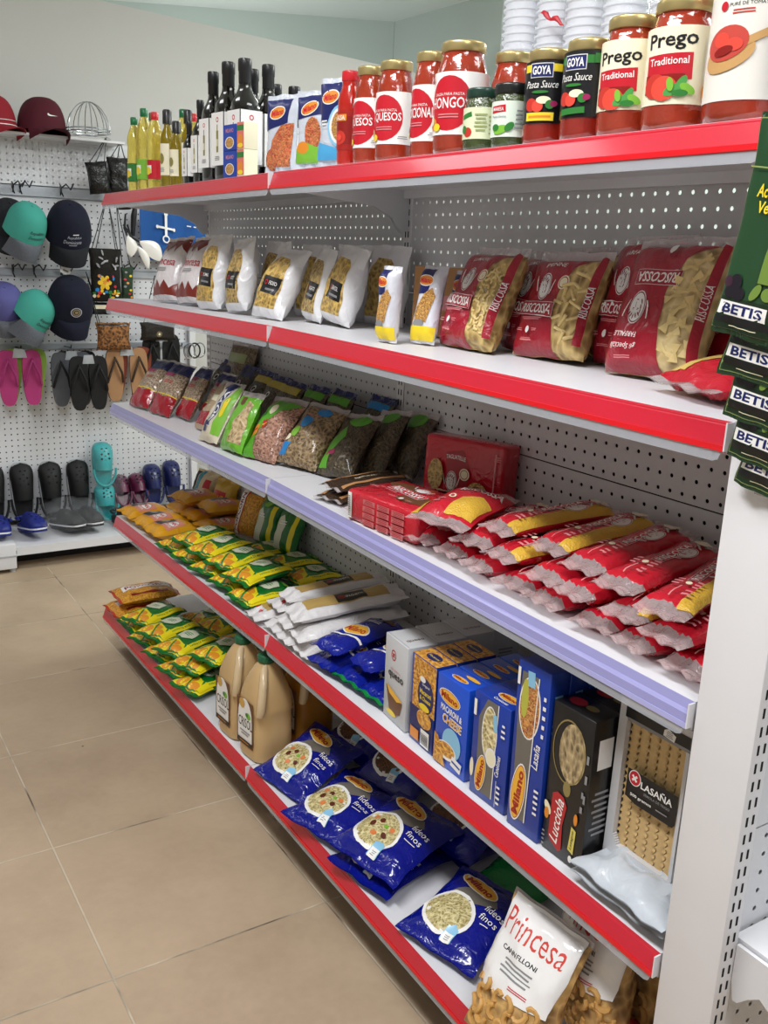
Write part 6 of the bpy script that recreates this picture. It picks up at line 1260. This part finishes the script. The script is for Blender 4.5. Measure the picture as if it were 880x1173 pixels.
# clogs
def clog(lb, x, y, z, rz, rx, ry, m, rim, L=.245, W=.098, stripe=None, name='clog'):
    root = empty(name, lb, 'shoe'); ol = outline(L, W)
    MB().prism(ol, 0, .026, rim, 'z').build('sole', root)
    ins = [(a*.9, (b-L/2)*.95+L/2) for a, b in ol]
    MB().prism(ins, .022, .029, m, 'z').build('footbed', root)
    vs = []; fs = []; n = 20; k = 12
    for i in range(n+1):
        t = i/n; yy = L*(.40+.60*t); 
        wd = .5*W*.97*(.86+.16*((yy/L)*2-1)-.10*(1-((yy/L)*2-1)**2))*max(.02, (1-((yy/L-.5)*2)**6 if yy > L/2 else 1))**.5
        if t > .9: wd *= sqrt(max(0.02, 1-((t-.9)/.1)**2))
        hh = .058*(1-t**3)*.95+.012
        for j in range(k+1):
            a = pi*j/k; vs.append((wd*cos(a), yy, .018+hh*sin(a)**.75))
    for i in range(n):
        for j in range(k): q = i*(k+1)+j; fs.append((q, q+1, q+k+2, q+k+1))
    MB().add(vs, fs, m, True).build('upper', root)
    mb = MB()
    for (hx, hy) in ((0, .62), (-.02, .66), (.02, .66), (0, .71), (-.018, .76), (.018, .76), (0, .81), (-.012, .87), (.012, .87)):
        t = (hy-.40)/.60; hh = .058*(1-t**3)*.95+.012; zz = .018+hh*.965
        mb.lathe([(.0052, 0), (.0052, .0015)], SLOT, 10, M=Matrix.Translation((hx*.9, hy*L, zz)))
    mb.build('vent_hole', root)
    MB().tube([(W*.47*cos(a)*1.0, L*.42+L*.40*sin(a), .055) for a in [pi+pi*i/14 for i in range(15)]], .006, m, 8).build('heel_strap', root)
    if stripe:
        b = [(a*1.012, (c-L/2)*1.012+L/2) for a, c in ol]
        MB().prism(b, .010, .017, stripe, 'z').build('stripe', root)
    place(root, x, y, z, rz, rx, ry); return root
RIMG = mat('pale_grey_rim', 'A9ADB0', .5); NVB = mat('royal_blue_rubber', '16247A', .45); TEALR = mat('teal_rubber', '1FA2A6', .4); PURR = mat('plum_rubber', '5E1C3E', .35, coat=.4); NVR = mat('navy_rubber', '1A2258', .35, coat=.3); WHR = mat('white_rubber', 'E2E4E8', .5)
for x, z, lb in ((-.170, .178, 'black clog with pale rim standing upright, cut by left picture edge'), (-.045, .178, 'black clog with pale rim standing upright, second from left'), (.085, .175, 'black clog with pale rim standing upright, third from left'), (.220, .172, 'black clog with pale rim standing upright, beside the teal sandals')):
    clog(lb, x, 3.86, z-.05, 0, 84, 0, KB, RIMG, L=.285, W=.125)
clog('royal blue clog with white stripe lying at left picture edge', -.165, 3.79, .116, -188, 10, 0, NVB, NVB, L=.24, stripe=WHR)
clog('royal blue clog with white stripe lying on the base shelf, fully in view', -.070, 3.80, .116, -170, 10, 0, NVB, NVB, L=.245, stripe=WHR)
clog('black clog with white stripe lying inside clear plastic, left one', .070, 3.80, .116, -160, 8, 0, KB, KB, L=.245, stripe=WHR)
clog('black clog with white stripe lying inside clear plastic, right one', .185, 3.82, .116, -168, 8, 0, KB, KB, L=.24, stripe=WHR)
CLB = mat('clear_plastic_bag', 'E4E8EE', .1, alpha=.07, bump=.9, bscale=40, coat=.3)
b = Bag(.30, .30, .13, seal=.02, seed=311, lump=.012, pu=2.6, wr=.008)
r = empty('clear_bag', 'clear plastic bag around the black striped clogs on base shelf', 'plastic bag'); b.body(MB(), CLB).build('clear_film', r); place(r, .125, 3.54, .185, -5, -88, 0)
clog('teal sandal in clear plastic standing upright, upper one', .330, 3.84, .262, 0, 86, 0, TEALR, TEALR, L=.215, W=.115)
clog('teal sandal in clear plastic standing beneath the upper one', .335, 3.80, .110, 0, 78, 0, TEALR, TEALR, L=.175, W=.115)
b = Bag(.19, .46, .14, seal=.02, seed=312, lump=.012, pu=2.6, wr=.008)
r = empty('clear_bag', 'tall clear plastic bag around the teal sandals', 'plastic bag'); b.body(MB(), CLB).build('clear_film', r); place(r, .335, 3.80, .11)
clog('glossy plum sandal in plastic beside the teal ones, left', .425, 3.83, .150, 0, 66, 0, PURR, PURR, L=.17, W=.085)
clog('glossy plum sandal in plastic beside the navy pair, right', .500, 3.83, .150, 0, 66, 8, PURR, PURR, L=.17, W=.085)
clog('glossy navy sandal standing upright behind the flour bags, left', .575, 3.84, .150, 0, 78, 0, NVR, NVR, L=.21, W=.10)
clog('glossy navy sandal standing upright behind the flour bags, right', .680, 3.84, .150, 0, 78, 4, NVR, NVR, L=.22, W=.10)
for k, (x, lb) in enumerate(((.36, 'dark shoe lying in shade under the plum sandals'), (.47, 'dark shoe lying in shade nearest the red shelf rail'))): clog(lb, x, 3.77, .116, -170, 4, 0, mat('dark_grey_rubber', '2C2E33', .5), mat('dark_grey_rubber', '2C2E33', .5), L=.22)

# ------------------------------------------------------------------ green olive packets hanging by the white post
OLG = film('olive_green_packet', '1C3A20', .22); OLD = ink('dark_olive_print', '2A3416'); OLB = ink('olive_pick_print', '1A1420')
root0 = empty('hanging_strip', 'clear strip holding the green olive packets beside the white post', 'display strip')
MB().box((-.0085, -.062, 1.176), (-.0065, -.045, 1.72), CLEARF).build('strip', root0)
bt = [(1.352, -.060, .0, 'topmost, showing yellow lettering'), (1.306, -.046, -.006, 'second from top'), (1.258, -.036, -.011, 'third from top'), (1.212, -.027, -.016, 'fourth from top'), (1.180, -.018, -.024, 'lowest of the five')]
for i, (z, x, dy, q) in enumerate(bt):
    w, h = .092, (.225 if i == 0 else .17)
    b = Bag(w, h, .007, seal=.010, nu=12, nv=18, seed=320+i, lump=.0012, pu=6, pv=8, wr=.001)
    L, T = -w/2, h
    g = ink('olive_gold_line', '8E9A5A')
    d = [('rect', 0, h*.5, w*.94, h*.95, g), ('rect', 0, h*.5, w*.925, h*.94, ink('bottle_green_print', '1F4426')), ('poly', [(-.041, .006), (.041, .006), (.041, .040), (-.041, .040)], ink('deep_green_print', '142A16')),
         ('rect', -.008, .0285, .064, .0145, PAPER, {'rot': 0}), ('txt', 'BETIS', -.008, .0285, .054, .0105, NVF, {'bold': .03}), ('poly', [(-.041, .013), (.041, .013), (.041, .019), (0, .0215), (-.041, .019)], BLACK), ('lines', -.005, .0105, .05, .0022, 1, CREAM),
         ('ell', -.030, .046, .008, .007, OLB), ('ell', -.017, .045, .008, .007, OLB), ('ell', -.024, .057, .008, .008, OLB), ('ell', -.035, .056, .006, .006, ink('plum_print', '3A1C30')), ('ell', .004, .050, .010, .005, ink('olive_leaf_print', '6E8A3A'), {'rot': 60}), ('ell', .020, .050, .008, .007, ink('olive_leaf_print', '8E9A3C'))]
    if i == 0: d += [('poly', [(.004, .06), (.03, .06), (.04, .12), (.022, .13), (.008, .1)], ink('olive_leaf_print', '6E8A3A')), ('txt', 'Aceitunas', .0, .150, .05, .013, YEL, {'shear': .2, 'bold': .02}), ('txt', 'Verdes', .0, .134, .04, .012, YEL, {'shear': .2, 'bold': .02}), ('lines', .02, .105, .03, .02, 4, YEL), ('rect', 0, .172, w*.94, .0015, g)]
    r = b.make('hanging_packet', 'green BETIS olive packet hanging by the white post, '+q, 'olive packet', OLG, d)
    place(r, x, -.043+dy, z, -90, 0, 8)
# ------------------------------------------------------------------ settle neighbours that press into each other
from mathutils.bvhtree import BVHTree
bpy.context.view_layer.update()
def settle_goods(rounds=12, step=.0016, cap_=.013):
    names = ('bag', 'packet', 'pouch', 'brick', 'carton', 'jug', 'jar', 'bottle', 'corn', 'pack', 'clog', 'handbag', 'cap', 'flip')
    T = [o for o in bpy.data.objects if o.parent is None and o.get('label') and any(n in o.name for n in names) and not o.name.startswith(('clear_bag', 'shelving', 'hanging'))]
    loc = {o: [[mw @ v.co for v in c.data.vertices] for c in ([o]+list(o.children_recursive)) if c.type == 'MESH' for mw in (c.matrix_world,)] for o in T}
    V, F, off = {}, {}, {o: Vector((0, 0, 0)) for o in T}
    for o in T:
        vs, fs = [], []
        for c, L in zip([c for c in ([o]+list(o.children_recursive)) if c.type == 'MESH'], loc[o]):
            if 'label' in c.name or 'seal' in c.name: continue
            b = len(vs); vs += L; fs += [tuple(b+i for i in p.vertices) for p in c.data.polygons]
        V[o], F[o] = vs, fs
    box = {o: (Vector([min(v[i] for v in V[o]) for i in range(3)]), Vector([max(v[i] for v in V[o]) for i in range(3)])) for o in T}
    near = []
    for i, a in enumerate(T):
        for b in T[i+1:]:
            if all(box[a][0][k]-.02 < box[b][1][k] and box[b][0][k]-.02 < box[a][1][k] for k in range(3)): near.append((a, b))
    tree = {}
    for r in range(rounds):
        moved = {}; n = 0
        for a, b in near:
            for o in (a, b):
                if o not in tree: tree[o] = BVHTree.FromPolygons([v+off[o] for v in V[o]], F[o])
            if not tree[a].overlap(tree[b]): continue
            n += 1
            ca, cb = (box[a][0]+box[a][1])/2+off[a], (box[b][0]+box[b][1])/2+off[b]; d = cb-ca
            sa, sb = (box[a][1]-box[a][0])/2, (box[b][1]-box[b][0])/2
            pen = [(sa[k]+sb[k]-abs(d[k]))/(sa[k]+sb[k]) for k in range(3)]
            k = pen.index(min(pen)); s = 1 if d[k] > 0 else -1; m = Vector((0, 0, 0)); m[k] = s*step
            if k == 2: (moved.setdefault(b if s > 0 else a, Vector((0, 0, 0)))).__iadd__(Vector((0, 0, step*1.4)))
            else:
                moved.setdefault(b, Vector((0, 0, 0))).__iadd__(m/2); moved.setdefault(a, Vector((0, 0, 0))).__iadd__(-m/2)
        for o, m in moved.items():
            if any(n_ in o.name for n_ in ('brick', 'carton', 'jar', 'bottle', 'jug', 'lasagna', 'shell')): continue
            q = off[o]+m
            q.z = max(0, min(q.z, .014)); q.y = max(-cap_, min(cap_, q.y)); q.x = max(-.006, min(.006, q.x))
            if box[o][1].x < .36 and box[o][1].x+q.x > .347: q.x = min(0, .347-box[o][1].x)
            if box[o][1].z > 1.5 and box[o][0].y < 2.6 and box[o][0].x > -.2 and box[o][0].x < .4: q.z = 0
            off[o] = q; tree.pop(o, None)
    for o in T:
        if off[o].length: o.matrix_world = Matrix.Translation(off[o]) @ o.matrix_world
    return n
settle_goods()
